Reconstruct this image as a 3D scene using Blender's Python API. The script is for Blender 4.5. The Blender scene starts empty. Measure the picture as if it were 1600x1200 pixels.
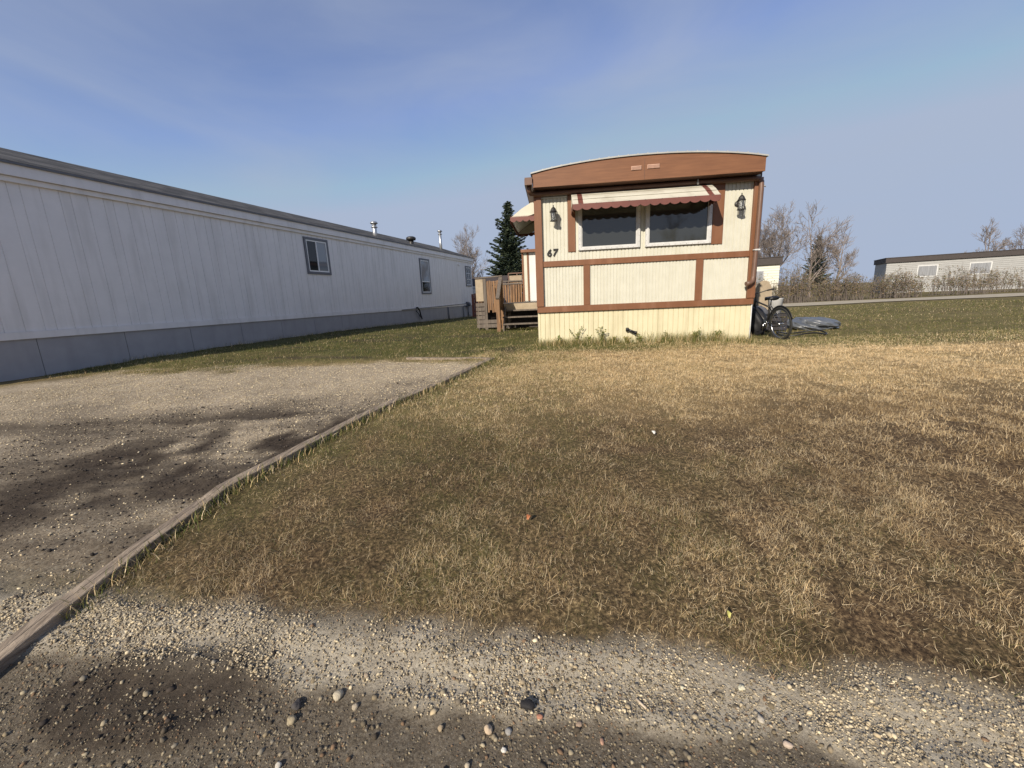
import bpy, math, random
import numpy as np
from mathutils import Matrix, Vector
R = math.radians
rng = np.random.default_rng(7)
random.seed(11)
scene = bpy.context.scene
COL = scene.collection

# ------------------------------------------------------------------ noise / terrain
def vnoise(x, y, seed=0):
    x = np.asarray(x, float); y = np.asarray(y, float)
    ix = np.floor(x); iy = np.floor(y); fx = x-ix; fy = y-iy
    def h(a, b):
        v = np.sin(a*127.1+b*311.7+seed*74.7)*43758.5453
        return v-np.floor(v)
    fx = fx*fx*(3-2*fx); fy = fy*fy*(3-2*fy)
    return (h(ix, iy)*(1-fx)+h(ix+1, iy)*fx)*(1-fy)+(h(ix, iy+1)*(1-fx)+h(ix+1, iy+1)*fx)*fy
def fbm(x, y, f=1., o=4, seed=0):
    s = 0; a = .5; t = 0
    for k in range(o):
        s = s+a*vnoise(np.asarray(x)*f+k*17.3, np.asarray(y)*f-k*9.1, seed+k); t += a; a *= .5; f *= 2.03
    return s/t
def sstep(a, b, x):
    t = np.clip((np.asarray(x, float)-a)/(b-a), 0, 1)
    return t*t*(3-2*t)
PY = [-400, -8, -3, .6, .95, 1.2, 1.5, 2.0, 2.6, 3.2, 4, 5, 6.75, 8.2, 12, 20, 30, 3000]
PZ = [.05, .05, 0, 0, .012, .04, .095, .17, .228, .262, .293, .323, .358, .40, .455, .44, .38, .3]
def gz(x, y):
    x = np.asarray(x, float); y = np.asarray(y, float)
    z = np.interp(y, PY, PZ)
    s = sstep(1.2, 6, y)
    z = z+.10*sstep(1., 6., -x)*s*(1-sstep(14, 26, y))
    z = z-.13*sstep(3.2, 6.2, x)*sstep(4, 8.5, y)
    return z
def gzf(x, y): return float(gz(x, y))
def sf(x, y): return float(surf(np.array([x]), np.array([y]))[0])
TP = [(-2.06, .9), (-1.98, 1.5), (-1.86, 2.42), (-1.61, 3.22), (-1.315, 4.08), (-.955, 4.93), (-.94, 4.98), (-.30, 6.75)]
def timber_x(y): return np.interp(y, [p[1] for p in TP], [p[0] for p in TP])
def road_y(x): return 1.31-.16*np.asarray(x, float)
def drive_top(x): return np.interp(x, [-9, -4.7, -1.8, -.3], [6.3, 6.55, 7.1, 6.78])
HA = (-6.571, 10.324); HAZ = R(17.285)
TA = (0.572, 8.172); TAZ = R(6.0)
def tr(x, y): return (TA[0]+x*math.cos(TAZ)+y*math.sin(TAZ), TA[1]-x*math.sin(TAZ)+y*math.cos(TAZ))
def to_tr(x, y):
    dx = np.asarray(x)-TA[0]; dy = np.asarray(y)-TA[1]
    return dx*math.cos(TAZ)-dy*math.sin(TAZ), dx*math.sin(TAZ)+dy*math.cos(TAZ)
def to_house(x, y):
    dx = np.asarray(x)-HA[0]; dy = np.asarray(y)-HA[1]
    return dx*math.cos(HAZ)-dy*math.sin(HAZ), dx*math.sin(HAZ)+dy*math.cos(HAZ)
def zones(x, y):
    """driveway, road, green, dark-patch, pale-gravel weights (ground cover and tone)"""
    n1 = fbm(x, y, 1.3, 4, 3)-.5; n2 = fbm(x, y, 5., 3, 9)-.5; n3 = fbm(x, y, .5, 3, 21)-.5
    hx, hs = to_house(x, y)
    drive = sstep(0.02, -.06, x-timber_x(y))*sstep(.35, -.35, y-drive_top(x)+n1*1.4+n2*.5)*sstep(.3, 1.2, hx+n1*1.5)*sstep(-.1, .25, y-road_y(x))
    road = sstep(.09, -.07, y-road_y(x)+n1*.22+n2*.16)*sstep(-6.5, -5.5, y)
    tx, ty = to_tr(x, y)
    green = sstep(-1.15, -.45, ty+n1*.8)*sstep(5.2, 1.2, tx+n1*1.2)*.95
    green = np.maximum(green, sstep(-1.0, -.25, ty+n1*.6)*.65)
    green = np.maximum(green, sstep(-.05, -.6, x+.3-(y-6.75)*.2)*sstep(-.2, .6, y-drive_top(x))*.85)
    green = np.maximum(green, sstep(.55, .1, np.abs(x-timber_x(y)-.12))*sstep(1.6, 2.2, y)*(y < 7.5)*.55)
    green = np.maximum(green, sstep(.35, .6, fbm(x, y, .55, 3, 40))*sstep(3., -2., x)*.45)
    green = np.clip(green+n2*.5*(green > .03), 0, 1)
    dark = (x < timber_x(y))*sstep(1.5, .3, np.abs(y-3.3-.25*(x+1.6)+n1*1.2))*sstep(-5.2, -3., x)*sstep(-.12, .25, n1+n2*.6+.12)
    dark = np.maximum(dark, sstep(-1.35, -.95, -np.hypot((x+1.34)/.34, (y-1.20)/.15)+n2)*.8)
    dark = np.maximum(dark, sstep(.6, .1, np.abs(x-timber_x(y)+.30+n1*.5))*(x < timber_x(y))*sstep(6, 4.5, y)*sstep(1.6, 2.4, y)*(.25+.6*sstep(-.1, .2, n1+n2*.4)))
    dark = np.maximum(dark, (x < timber_x(y))*sstep(4.9, 3.7, y+n1*1.3)*sstep(1.4, 2., y)*np.clip(.50+3.*(fbm(x*.5+y*.2, y*1.7, 1.3, 4, 88)-.42), 0, .95))  # darker streaked band over the near gravel pad
    dark = np.maximum(dark, .62*sstep(.10, .20, fbm(x*.55, y*1.6, 1.1, 4, 71)-.43)*sstep(-.1, .4, y-drive_top(x))*sstep(.9, -.3, x)*sstep(-6, -4.5, x)*sstep(13, 10, y))
    pale = sstep(-.27, -.21, y-road_y(x)+n2*.10+n1*.10)*sstep(.1, -.05, y-road_y(x)+n2*.15)*sstep(-.5, .5, y)
    return drive, road, green, dark, pale

def surf(X, Y, Zn=None):
    d, r, g, dk, pl = Zn if Zn is not None else zones(X, Y)
    near = (np.hypot(X, Y-3) < 16)
    Z = gz(X, Y)+near*((fbm(X, Y, 9, 4, 5)-.5)*.03*(1-.45*r)+(fbm(X, Y, 1.6, 3, 8)-.5)*.045*sstep(1.2, 2., Y))
    Z = Z+near*pl*(.010+.006*np.sin((Y-road_y(X))*30+fbm(X, Y, 2, 2, 4)*6))     # faint wheel ruts along the road edge
    return Z+near*dk*(Y < 1.8)*.03*fbm(X, Y, 14, 3, 2)
# ------------------------------------------------------------------ objects
def link(o, parent=None):
    COL.objects.link(o)
    if parent is not None: o.parent = parent
    return o
def tag(o, label=None, cat=None, group=None, kind=None):
    if label: o['label'] = label
    if cat: o['category'] = cat
    if group: o['group'] = group
    if kind: o['kind'] = kind
    return o
def empty(name, loc, rz=0., label=None, cat=None, group=None):
    o = bpy.data.objects.new(name, None); o.empty_display_size = .1
    o.location = loc; o.rotation_euler = (0, 0, rz); link(o)
    return tag(o, label, cat, group)
def np_mesh(name, V, faces_idx, sizes, mats, colors=None, parent=None, smooth=False, matidx=None, attrs=None):
    me = bpy.data.meshes.new(name)
    V = np.asarray(V, np.float32); F = np.asarray(faces_idx, np.int32).ravel(); S = np.asarray(sizes, np.int32)
    me.vertices.add(len(V)); me.vertices.foreach_set('co', V.ravel())
    me.loops.add(len(F)); me.loops.foreach_set('vertex_index', F)
    me.polygons.add(len(S)); st = np.zeros(len(S), np.int32); st[1:] = np.cumsum(S)[:-1]
    me.polygons.foreach_set('loop_start', st)
    if smooth: me.polygons.foreach_set('use_smooth', np.ones(len(S), bool))
    for m in (mats if isinstance(mats, (list, tuple)) else [mats]): me.materials.append(m)
    if matidx is not None: me.polygons.foreach_set('material_index', np.asarray(matidx, np.int32))
    if colors is not None:
        a = me.color_attributes.new('Col', 'FLOAT_COLOR', 'POINT')
        c = np.ones((len(V), 4), np.float32); c[:, :3] = colors; a.data.foreach_set('color', c.ravel())
    for nm, arr in (attrs or {}).items():
        a = me.color_attributes.new(nm, 'FLOAT_COLOR', 'POINT'); a.data.foreach_set('color', np.asarray(arr, np.float32).ravel())
    me.update(calc_edges=True); me.validate()
    return link(bpy.data.objects.new(name, me), parent)

class MB:
    """collects shapes, then links them as one mesh object"""
    def __init__(s): s.v = []; s.f = []; s.sm = []; s.mi = {}; s.cur = 0
    def use(s, k):
        s.mi[len(s.f)] = k; return s
    def add(s, vs, fs, smooth=False):
        b = len(s.v); s.v += [tuple(p) for p in vs]; s.f += [tuple(i+b for i in f) for f in fs]; s.sm += [smooth]*len(fs); return s
    def box(s, x0, x1, y0, y1, z0, z1, M=None):
        vs = [Vector((x, y, z)) for z in (z0, z1) for y in (y0, y1) for x in (x0, x1)]
        if M is not None: vs = [M @ v for v in vs]
        return s.add(vs, [(0, 2, 3, 1), (4, 5, 7, 6), (0, 1, 5, 4), (2, 6, 7, 3), (0, 4, 6, 2), (1, 3, 7, 5)])
    def beam(s, a, b, w, h, up=(0, 0, 1)):
        a = Vector(a); b = Vector(b); d = (b-a).normalized(); up = Vector(up)
        if abs(d.dot(up)) > .98: up = Vector((0, 1, 0))
        x = d.cross(up).normalized(); u = x.cross(d)
        vs = []
        for p in (a, b):
            for (i, j) in ((-1, -1), (1, -1), (1, 1), (-1, 1)): vs.append(p+x*(i*w/2)+u*(j*h/2))
        return s.add(vs, [(0, 1, 2, 3), (7, 6, 5, 4), (0, 4, 5, 1), (1, 5, 6, 2), (2, 6, 7, 3), (3, 7, 4, 0)])
    def tube(s, pts, r, n=8, closed=False, caps=True, sx=1., sy=1.):
        pts = [Vector(p) for p in pts]; m = len(pts); rs = r if isinstance(r, (list, tuple)) else [r]*m
        base = len(s.v); nx = None
        for i, p in enumerate(pts):
            d = (pts[(i+1) % m]-pts[i-1]) if closed else (pts[min(i+1, m-1)]-pts[max(i-1, 0)])
            d = d.normalized()
            if nx is None: nx = d.cross(Vector((0, 0, 1)) if abs(d.z) < .9 else Vector((0, 1, 0))).normalized()
            else: nx = (nx-d*nx.dot(d)).normalized()
            ny = d.cross(nx)
            for k in range(n):
                a = 2*math.pi*k/n+math.pi/n
                s.v.append(tuple(p+nx*(math.cos(a)*rs[i]*sx)+ny*(math.sin(a)*rs[i]*sy)))
        for i in range(m if closed else m-1):
            for k in range(n):
                j = (i+1) % m
                s.f.append((base+i*n+k, base+i*n+(k+1) % n, base+j*n+(k+1) % n, base+j*n+k)); s.sm.append(n > 5)
        if caps and not closed:
            s.f.append(tuple(base+k for k in reversed(range(n)))); s.sm.append(False)
            s.f.append(tuple(base+(m-1)*n+k for k in range(n))); s.sm.append(False)
        return s
    def lathe(s, prof, n=16, c=(0, 0, 0), M=None, smooth=True):
        base = len(s.v); c = Vector(c)
        for (r, z) in prof:
            for k in range(n):
                a = 2*math.pi*k/n; p = Vector((r*math.cos(a), r*math.sin(a), z))
                if M is not None: p = M @ p
                s.v.append(tuple(p+c))
        for i in range(len(prof)-1):
            for k in range(n):
                s.f.append((base+i*n+k, base+i*n+(k+1) % n, base+(i+1)*n+(k+1) % n, base+(i+1)*n+k)); s.sm.append(smooth)
        return s
    def prism(s, poly, fn):
        """poly: 2D outline; fn(u,v,t) -> point for t in 0,1"""
        n = len(poly)
        vs = [fn(u, v, 0) for u, v in poly]+[fn(u, v, 1) for u, v in poly]
        return s.add(vs, [tuple(reversed(range(n))), tuple(range(n, 2*n))]+[(i, (i+1) % n, n+(i+1) % n, n+i) for i in range(n)])
    def build(s, name, mat, parent=None, bevel=0., label=None, more=()):
        me = bpy.data.meshes.new(name); vs = s.v
        if parent is not None:
            r = parent; off = Vector((0, 0, 0))
            while r is not None: off += r.location; r = r.parent
            vs = [(x, y, z-off.z) for x, y, z in vs]     # authored with absolute z
        me.from_pydata(vs, [], s.f); me.polygons.foreach_set('use_smooth', s.sm)
        me.materials.append(mat)
        for m_ in more: me.materials.append(m_)
        if s.mi:
            k = 0; idx = []
            for i in range(len(s.f)): k = s.mi.get(i, k); idx.append(k)
            me.polygons.foreach_set('material_index', idx)
        me.update()
        o = link(bpy.data.objects.new(name, me), parent)
        if bevel:
            b = o.modifiers.new('bevel', 'BEVEL'); b.width = bevel; b.segments = 2; b.limit_method = 'ANGLE'; b.angle_limit = R(40)
        if label: o['label'] = label
        return o

# ------------------------------------------------------------------ materials
def nt(name):
    m = bpy.data.materials.new(name); m.use_nodes = True; t = m.node_tree
    return m, t, t.nodes['Principled BSDF'], t.nodes, t.links
def mat(name, c1, c2=None, rough=.6, scale=6., stretch=(1, 1, 1), spec=.4, metal=0., bump=.0, bscale=60., detail=6., streak=None, stain=None, sheen=0):
    """two-tone weathered surface; streak = (colour, amount, scale) dirt runs; colours are the thing's own"""
    m, t, b, N, L = nt(name)
    b.inputs['Roughness'].default_value = rough; b.inputs['Metallic'].default_value = metal
    b.inputs['Specular IOR Level'].default_value = spec
    tc = N.new('ShaderNodeTexCoord'); mp = N.new('ShaderNodeMapping'); mp.inputs['Scale'].default_value = stretch
    L.new(tc.outputs['Object'], mp.inputs['Vector'])
    c2 = c2 or tuple(v*.82 for v in c1)
    nz = N.new('ShaderNodeTexNoise'); nz.inputs['Scale'].default_value = scale; nz.inputs['Detail'].default_value = detail; nz.inputs['Roughness'].default_value = .62
    L.new(mp.outputs[0], nz.inputs['Vector'])
    rp = N.new('ShaderNodeValToRGB'); rp.color_ramp.elements[0].position = .32; rp.color_ramp.elements[1].position = .68
    rp.color_ramp.elements[0].color = (*c2, 1); rp.color_ramp.elements[1].color = (*c1, 1)
    L.new(nz.outputs['Fac'], rp.inputs['Fac']); out = rp.outputs['Color']
    if streak:
        sc, am, ss = streak
        mp2 = N.new('ShaderNodeMapping'); mp2.inputs['Scale'].default_value = (ss, ss, ss*.12); L.new(tc.outputs['Object'], mp2.inputs['Vector'])
        n2 = N.new('ShaderNodeTexNoise'); n2.inputs['Scale'].default_value = 1.; n2.inputs['Detail'].default_value = 5; L.new(mp2.outputs[0], n2.inputs['Vector'])
        r2 = N.new('ShaderNodeMapRange'); r2.inputs['From Min'].default_value = .5; r2.inputs['From Max'].default_value = .75; r2.inputs['To Max'].default_value = am
        L.new(n2.outputs['Fac'], r2.inputs['Value'])
        mx = N.new('ShaderNodeMix'); mx.data_type = 'RGBA'; mx.inputs['B'].default_value = (*sc, 1)
        L.new(r2.outputs[0], mx.inputs['Factor']); L.new(out, mx.inputs['A']); out = mx.outputs['Result']
    L.new(out, b.inputs['Base Color'])
    if bump:
        n3 = N.new('ShaderNodeTexNoise'); n3.inputs['Scale'].default_value = bscale; n3.inputs['Detail'].default_value = 4; L.new(mp.outputs[0], n3.inputs['Vector'])
        bp = N.new('ShaderNodeBump'); bp.inputs['Strength'].default_value = bump; bp.inputs['Distance'].default_value = .01
        L.new(n3.outputs['Fac'], bp.inputs['Height']); L.new(bp.outputs[0], b.inputs['Normal'])
    return m
def attr_mat(name, rough=.9, spec=.2, mul=1., transl=0.):
    m, t, b, N, L = nt(name)
    a = N.new('ShaderNodeAttribute'); a.attribute_name = 'Col'
    b.inputs['Roughness'].default_value = rough; b.inputs['Specular IOR Level'].default_value = spec
    L.new(a.outputs['Color'], b.inputs['Base Color'])
    if transl:
        tr_ = N.new('ShaderNodeBsdfTranslucent'); L.new(a.outputs['Color'], tr_.inputs['Color'])
        ms = N.new('ShaderNodeMixShader'); ms.inputs[0].default_value = transl
        L.new(b.outputs[0], ms.inputs[1]); L.new(tr_.outputs[0], ms.inputs[2]); L.new(ms.outputs[0], N['Material Output'].inputs['Surface'])
    return m
CREAM = mat('cream_siding', (.562, .55, .462), (.508, .496, .41), .45, 5, bump=.06, bscale=25, streak=((.44, .41, .31), .4, 9))
YELLOW = mat('yellow_skirting', (.62, .568, .385), (.56, .51, .34), .5, 4, bump=.08, bscale=20, streak=((.42, .37, .23), .5, 8))
BROWN = mat('brown_trim', (.185, .080, .037), (.155, .066, .031), .5, 7, (1, 1, .5), bump=.05, bscale=40, streak=((.27, .14, .085), .45, 6))
BROWN_FASCIA = mat('brown_fascia', (.20, .089, .041), (.145, .062, .029), .55, 2.5, (1, 1, 14), bump=.05, bscale=30)
BROWN_DARK = mat('brown_gutter', (.15, .085, .058), (.115, .064, .044), .45, 6, spec=.4)
MAROON = mat('maroon_valance', (.16, .058, .045), (.13, .047, .037), .5, 8)
SOFFIT = mat('brown_soffit', (.09, .045, .03), None, .6)
WHITE_ALU = mat('white_aluminium', (.60, .60, .585), (.50, .50, .485), .4, 12, streak=((.36, .36, .34), .35, 14))
ROOF_METAL = mat('pale_roof_metal', (.45, .445, .41), (.36, .355, .33), .4, 6, metal=.2)
AWNING = mat('cream_awning', (.58, .555, .46), (.52, .49, .40), .45, 4, streak=((.32, .29, .22), .5, 5))
BLACK_METAL = mat('black_metal', (.018, .017, .016), (.03, .028, .026), .45, 20, spec=.5)
BLACK_PLASTIC = mat('black_plastic', (.012, .012, .013), None, .4)
RUBBER = mat('black_rubber', (.02, .02, .02), (.03, .03, .028), .8, 30)
CHROME = mat('worn_chrome', (.62, .62, .62), (.5, .5, .5), .25, 20, metal=1.)
GALV = mat('galvanised_steel', (.55, .56, .57), (.42, .43, .44), .38, 14, metal=.85)
HWHITE = mat('white_vinyl', (.83, .80, .785), (.775, .75, .735), .5, 3, bump=.06, bscale=5, streak=((.46, .44, .41), .35, 5))
HGREY = mat('grey_skirting', (.37, .362, .375), (.325, .318, .33), .55, 3, bump=.06, bscale=10, streak=((.2, .2, .2), .3, 4))
HTRIM = mat('grey_trim', (.16, .165, .185), (.13, .135, .15), .5, 8)
SHINGLE = None
WOOD_OR = mat('orange_weathered_wood', (.28, .155, .072), (.10, .058, .034), .75, 3, (9, 9, .9), bump=.25, bscale=18, streak=((.15, .10, .07), .6, 14))
WOOD_GREY = mat('grey_weathered_wood', (.165, .138, .112), (.085, .068, .055), .8, 3, (9, 9, .9), bump=.25, bscale=18)
WOOD_TAN = mat('tan_plywood', (.37, .30, .21), (.29, .23, .155), .75, 4, (2, 2, 2), bump=.1, streak=((.25, .2, .15), .4, 6))
TIMBER = mat('timber_edging', (.36, .29, .215), (.12, .092, .068), .85, 4, (11, 1.0, 11), bump=.6, bscale=14, streak=((.08, .06, .045), .5, 10))
PLATE_GREY = mat('grey_paint', (.33, .34, .36), None, .6)
BARK = mat('bare_bark', (.17, .14, .12), (.11, .09, .075), .9, 8, bump=.3)
SPRUCE_BARK = mat('spruce_bark', (.07, .055, .045), None, .9, 8, bump=.3)
LEAFY = attr_mat('leaf_colours', .7, .25, transl=.25)
NEEDLE = attr_mat('needle_colours', .75, .2, transl=.12)
GRASSM = attr_mat('grass_colours', .75, .25, transl=.30)
STONEM = attr_mat('stone_colours', .85, .25)
WHITEW = mat('white_panel', (.62, .62, .61), (.56, .56, .55), .5, 3)
DARKROOF = mat('dark_brown_roof', (.055, .045, .042), (.04, .032, .03), .7, 10, bump=.2)
LAPCREAM = mat('cream_lap_siding', (.60, .575, .48), (.54, .52, .43), .5, 3)
CURTAIN = mat('grey_curtain', (.30, .31, .33), (.12, .125, .13), .6, 2.4, (18, 18, .2))
TARP = mat('grey_blue_tarp', (.115, .125, .14), (.07, .078, .09), .35, 6, bump=.6, bscale=9, spec=.6)
BAG = mat('dark_bag_plastic', (.014, .014, .016), (.02, .02, .022), .55, 9, bump=.8, bscale=8, spec=.25)
REDB = mat('red_brown_boards', (.20, .07, .045), (.13, .045, .03), .7, 5)
SCREW = mat('dark_screw', (.12, .11, .10), None, .5)
DIGIT = mat('black_digit', (.015, .014, .013), None, .5)

def glass_mat(name, c, rough=.06, ior=1.5):
    m, t, b, N, L = nt(name)
    b.inputs['Base Color'].default_value = (*c, 1); b.inputs['Roughness'].default_value = rough; b.inputs['IOR'].default_value = ior
    b.inputs['Specular IOR Level'].default_value = .5
    tc = N.new('ShaderNodeTexCoord'); nz = N.new('ShaderNodeTexNoise'); nz.inputs['Scale'].default_value = 1.3; nz.inputs['Detail'].default_value = 3
    L.new(tc.outputs['Object'], nz.inputs['Vector'])
    bp = N.new('ShaderNodeBump'); bp.inputs['Strength'].default_value = .05; bp.inputs['Distance'].default_value = .02
    L.new(nz.outputs['Fac'], bp.inputs['Height']); L.new(bp.outputs[0], b.inputs['Normal'])
    return m
PANE = glass_mat('screened_window_pane', (.030, .032, .030), .04, 1.75)
DARKPANE = glass_mat('dark_window_pane', (.02, .022, .024), .03)
def clear_glass():
    m, t, b, N, L = nt('clear_lamp_glass')
    b.inputs['Base Color'].default_value = (.75, .78, .78, 1); b.inputs['Transmission Weight'].default_value = .9; b.inputs['Roughness'].default_value = .08
    return m
LAMPGLASS = clear_glass()

def shingle():
    m, t, b, N, L = nt('grey_shingles')
    tc = N.new('ShaderNodeTexCoord'); mp = N.new('ShaderNodeMapping'); mp.inputs['Rotation'].default_value = (0, 0, R(90))
    L.new(tc.outputs['Object'], mp.inputs['Vector'])
    br = N.new('ShaderNodeTexBrick'); br.inputs['Scale'].default_value = 1.; br.inputs['Brick Width'].default_value = .42; br.inputs['Row Height'].default_value = .26
    br.inputs['Mortar Size'].default_value = .012; br.inputs['Color1'].default_value = (.13, .125, .12, 1); br.inputs['Color2'].default_value = (.028, .028, .029, 1); br.inputs['Mortar'].default_value = (.02, .02, .02, 1)
    L.new(mp.outputs[0], br.inputs['Vector'])
    nz = N.new('ShaderNodeTexNoise'); nz.inputs['Scale'].default_value = 90; L.new(tc.outputs['Object'], nz.inputs['Vector'])
    mx = N.new('ShaderNodeMix'); mx.data_type = 'RGBA'; mx.blend_type = 'MULTIPLY'; mx.inputs['Factor'].default_value = .6
    L.new(br.outputs['Color'], mx.inputs['A']); L.new(nz.outputs['Color'], mx.inputs['B']); L.new(mx.outputs['Result'], b.inputs['Base Color'])
    b.inputs['Roughness'].default_value = .9
    bp = N.new('ShaderNodeBump'); bp.inputs['Strength'].default_value = .8; bp.inputs['Distance'].default_value = .02
    L.new(br.outputs['Fac'], bp.inputs['Height']); bp.invert = True; L.new(bp.outputs[0], b.inputs['Normal'])
    return m
SHINGLE = shingle()

def ground_mat():
    m, t, b, N, L = nt('ground_surface')
    b.inputs['Roughness'].default_value = .95; b.inputs['Specular IOR Level'].default_value = .15
    tc = N.new('ShaderNodeTexCoord')
    A = N.new('ShaderNodeAttribute'); A.attribute_name = 'ZoneA'; B = N.new('ShaderNodeAttribute'); B.attribute_name = 'ZoneB'
    sa = N.new('ShaderNodeSeparateColor'); sb = N.new('ShaderNodeSeparateColor'); L.new(A.outputs['Color'], sa.inputs[0]); L.new(B.outputs['Color'], sb.inputs[0])
    def noise(s, d=5, r=.6):
        n = N.new('ShaderNodeTexNoise'); n.inputs['Scale'].default_value = s; n.inputs['Detail'].default_value = d; n.inputs['Roughness'].default_value = r
        L.new(tc.outputs['Object'], n.inputs['Vector']); return n
    def ramp(src, stops):
        r = N.new('ShaderNodeValToRGB'); e = r.color_ramp.elements
        while len(e) < len(stops): e.new(.5)
        for k, (p, c) in enumerate(stops): e[k].position = p; e[k].color = (*c, 1)
        L.new(src, r.inputs['Fac']); return r.outputs['Color']
    def mix(f, a, c, bl='MIX'):
        x = N.new('ShaderNodeMix'); x.data_type = 'RGBA'; x.blend_type = bl
        if isinstance(f, float): x.inputs['Factor'].default_value = f
        else: L.new(f, x.inputs['Factor'])
        L.new(a, x.inputs['A']); L.new(c, x.inputs['B']); return x.outputs['Result']
    # turf soil + thatch
    straw = ramp(noise(55, 6, .75).outputs['Fac'], [(.38, (.026, .018, .012)), (.53, (.12, .083, .048)), (.70, (.42, .315, .18))])
    gr = ramp(noise(45, 6, .75).outputs['Fac'], [(.36, (.022, .022, .010)), (.52, (.075, .078, .027)), (.7, (.20, .18, .07))])
    straw2 = ramp(noise(60, 6, .75).outputs['Fac'], [(.34, (.07, .05, .028)), (.50, (.27, .205, .105)), (.68, (.55, .43, .24))])     # thicker pale thatch away from the road
    straw = mix(sb.outputs[2], straw, straw2)
    turf = mix(sa.outputs[2], straw, gr)
    patch = ramp(noise(.9, 4).outputs['Fac'], [(.35, (.72, .66, .6)), (.65, (1.15, 1.12, 1.0))])
    turf = mix(.8, turf, patch, 'MULTIPLY')
    # gravel
    vo = N.new('ShaderNodeTexVoronoi'); vo.inputs['Scale'].default_value = 75; L.new(tc.outputs['Object'], vo.inputs['Vector'])
    vo2 = N.new('ShaderNodeTexVoronoi'); vo2.inputs['Scale'].default_value = 190; L.new(tc.outputs['Object'], vo2.inputs['Vector'])
    s1 = N.new('ShaderNodeSeparateColor'); L.new(vo.outputs['Color'], s1.inputs[0]); s2 = N.new('ShaderNodeSeparateColor'); L.new(vo2.outputs['Color'], s2.inputs[0])
    g1 = ramp(s1.outputs[0], [(0, (.15, .125, .095)), (.5, (.38, .315, .23)), (.85, (.49, .42, .315)), (1, (.62, .57, .46))])
    g2 = ramp(s2.outputs[0], [(0, (.13, .11, .085)), (.6, (.30, .25, .18)), (1, (.48, .43, .34))])
    grav = mix(.5, g1, g2)
    grav = mix(.7, grav, ramp(noise(1.1, 5).outputs['Fac'], [(.35, (.72, .68, .62)), (.62, (1.12, 1.08, 1.02))]), 'MULTIPLY')
    dirt = ramp(noise(28, 7, .7).outputs['Fac'], [(.3, (.038, .029, .020)), (.5, (.080, .064, .045)), (.72, (.14, .115, .085))])
    dirt = mix(.22, dirt, g2)
    soil = ramp(noise(30, 7, .75).outputs['Fac'], [(.3, (.020, .015, .011)), (.55, (.050, .038, .028)), (.75, (.12, .095, .07))])  # dark tone for bare dirt and the darker pad band
    c = mix(sa.outputs[0], turf, grav)
    c = mix(sa.outputs[1], c, dirt)
    palec = mix(.55, grav, ramp(noise(8, 6).outputs['Fac'], [(.3, (.30, .27, .21)), (.7, (.50, .46, .37))]))
    c = mix(sb.outputs[1], c, palec)
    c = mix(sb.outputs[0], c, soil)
    L.new(c, b.inputs['Base Color'])
    hs = N.new('ShaderNodeMath'); hs.operation = 'ADD'; L.new(noise(120, 8, .8).outputs['Fac'], hs.inputs[0])
    hm = N.new('ShaderNodeMath'); hm.operation = 'MULTIPLY'; hm.inputs[1].default_value = -.35; L.new(vo.outputs['Distance'], hm.inputs[0]); L.new(hm.outputs[0], hs.inputs[1])
    bp = N.new('ShaderNodeBump'); bp.inputs['Strength'].default_value = .8; bp.inputs['Distance'].default_value = .007
    L.new(hs.outputs[0], bp.inputs['Height']); L.new(bp.outputs[0], b.inputs['Normal'])
    return m
GROUND = ground_mat()

# ------------------------------------------------------------------ ground sheets
def geo(a, b, n, first):
    """spacing growing from `first` between a and b"""
    lo, hi = 1.0001, 3.
    L_ = abs(b-a)
    for _ in range(60):
        q = (lo+hi)/2
        if first*(q**n-1)/(q-1) > L_: hi = q
        else: lo = q
    s = np.cumsum(first*q**np.arange(n)); s *= L_/s[-1]
    return a+np.sign(b-a)*s
gx = np.concatenate([geo(-9, -2000, 40, .4)[::-1], np.arange(-9, -2.6, .1), np.arange(-2.6, 2.6, .028), np.arange(2.6, 9, .08), geo(9, 2000, 44, .3)])
gy = np.concatenate([geo(-.5, -600, 36, .15)[::-1], np.arange(-.5, .8, .08), np.arange(.8, 3.2, .024), np.arange(3.2, 8.5, .05), np.arange(8.5, 16, .15), geo(16, 3000, 50, .3)])
GXX, GYY = np.meshgrid(gx, gy)
def ground_sheets():
    X = GXX.ravel(); Y = GYY.ravel()
    d, r, g, dk, pl = zones(X, Y)
    Z = surf(X, Y, (d, r, g, dk, pl))
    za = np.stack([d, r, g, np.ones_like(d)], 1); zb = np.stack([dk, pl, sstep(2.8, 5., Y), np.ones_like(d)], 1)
    V = np.stack([X, Y, Z], 1); nx = len(gx); ny = len(gy)
    i = np.arange(nx*ny).reshape(ny, nx)
    Q = np.stack([i[:-1, :-1], i[:-1, 1:], i[1:, 1:], i[1:, :-1]], -1).reshape(-1, 4)
    cx = X[Q].mean(1); cy = Y[Q].mean(1)
    fd = d[Q].mean(1); fr = r[Q].mean(1)
    isroad = (fr > .5); isdrive = (fd > .5) & ~isroad
    for nm, sel in (('gravel_road', isroad), ('gravel_driveway', isdrive), ('ground', ~(isroad | isdrive))):
        q = Q[sel]; u, inv = np.unique(q, return_inverse=True)
        o = np_mesh(nm, V[u], inv.reshape(-1), np.full(len(q), 4), GROUND, smooth=True, attrs={'ZoneA': za[u], 'ZoneB': zb[u]})
        tag(o, {'gravel_road': 'brown dirt and gravel road across the foreground', 'gravel_driveway': 'pale gravel parking pad left of the timber edging', 'ground': 'dry yellow brown lawn and yard soil'}[nm], {'gravel_road': 'road', 'gravel_driveway': 'driveway', 'ground': 'ground'}[nm], kind='structure')
ground_sheets()
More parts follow.
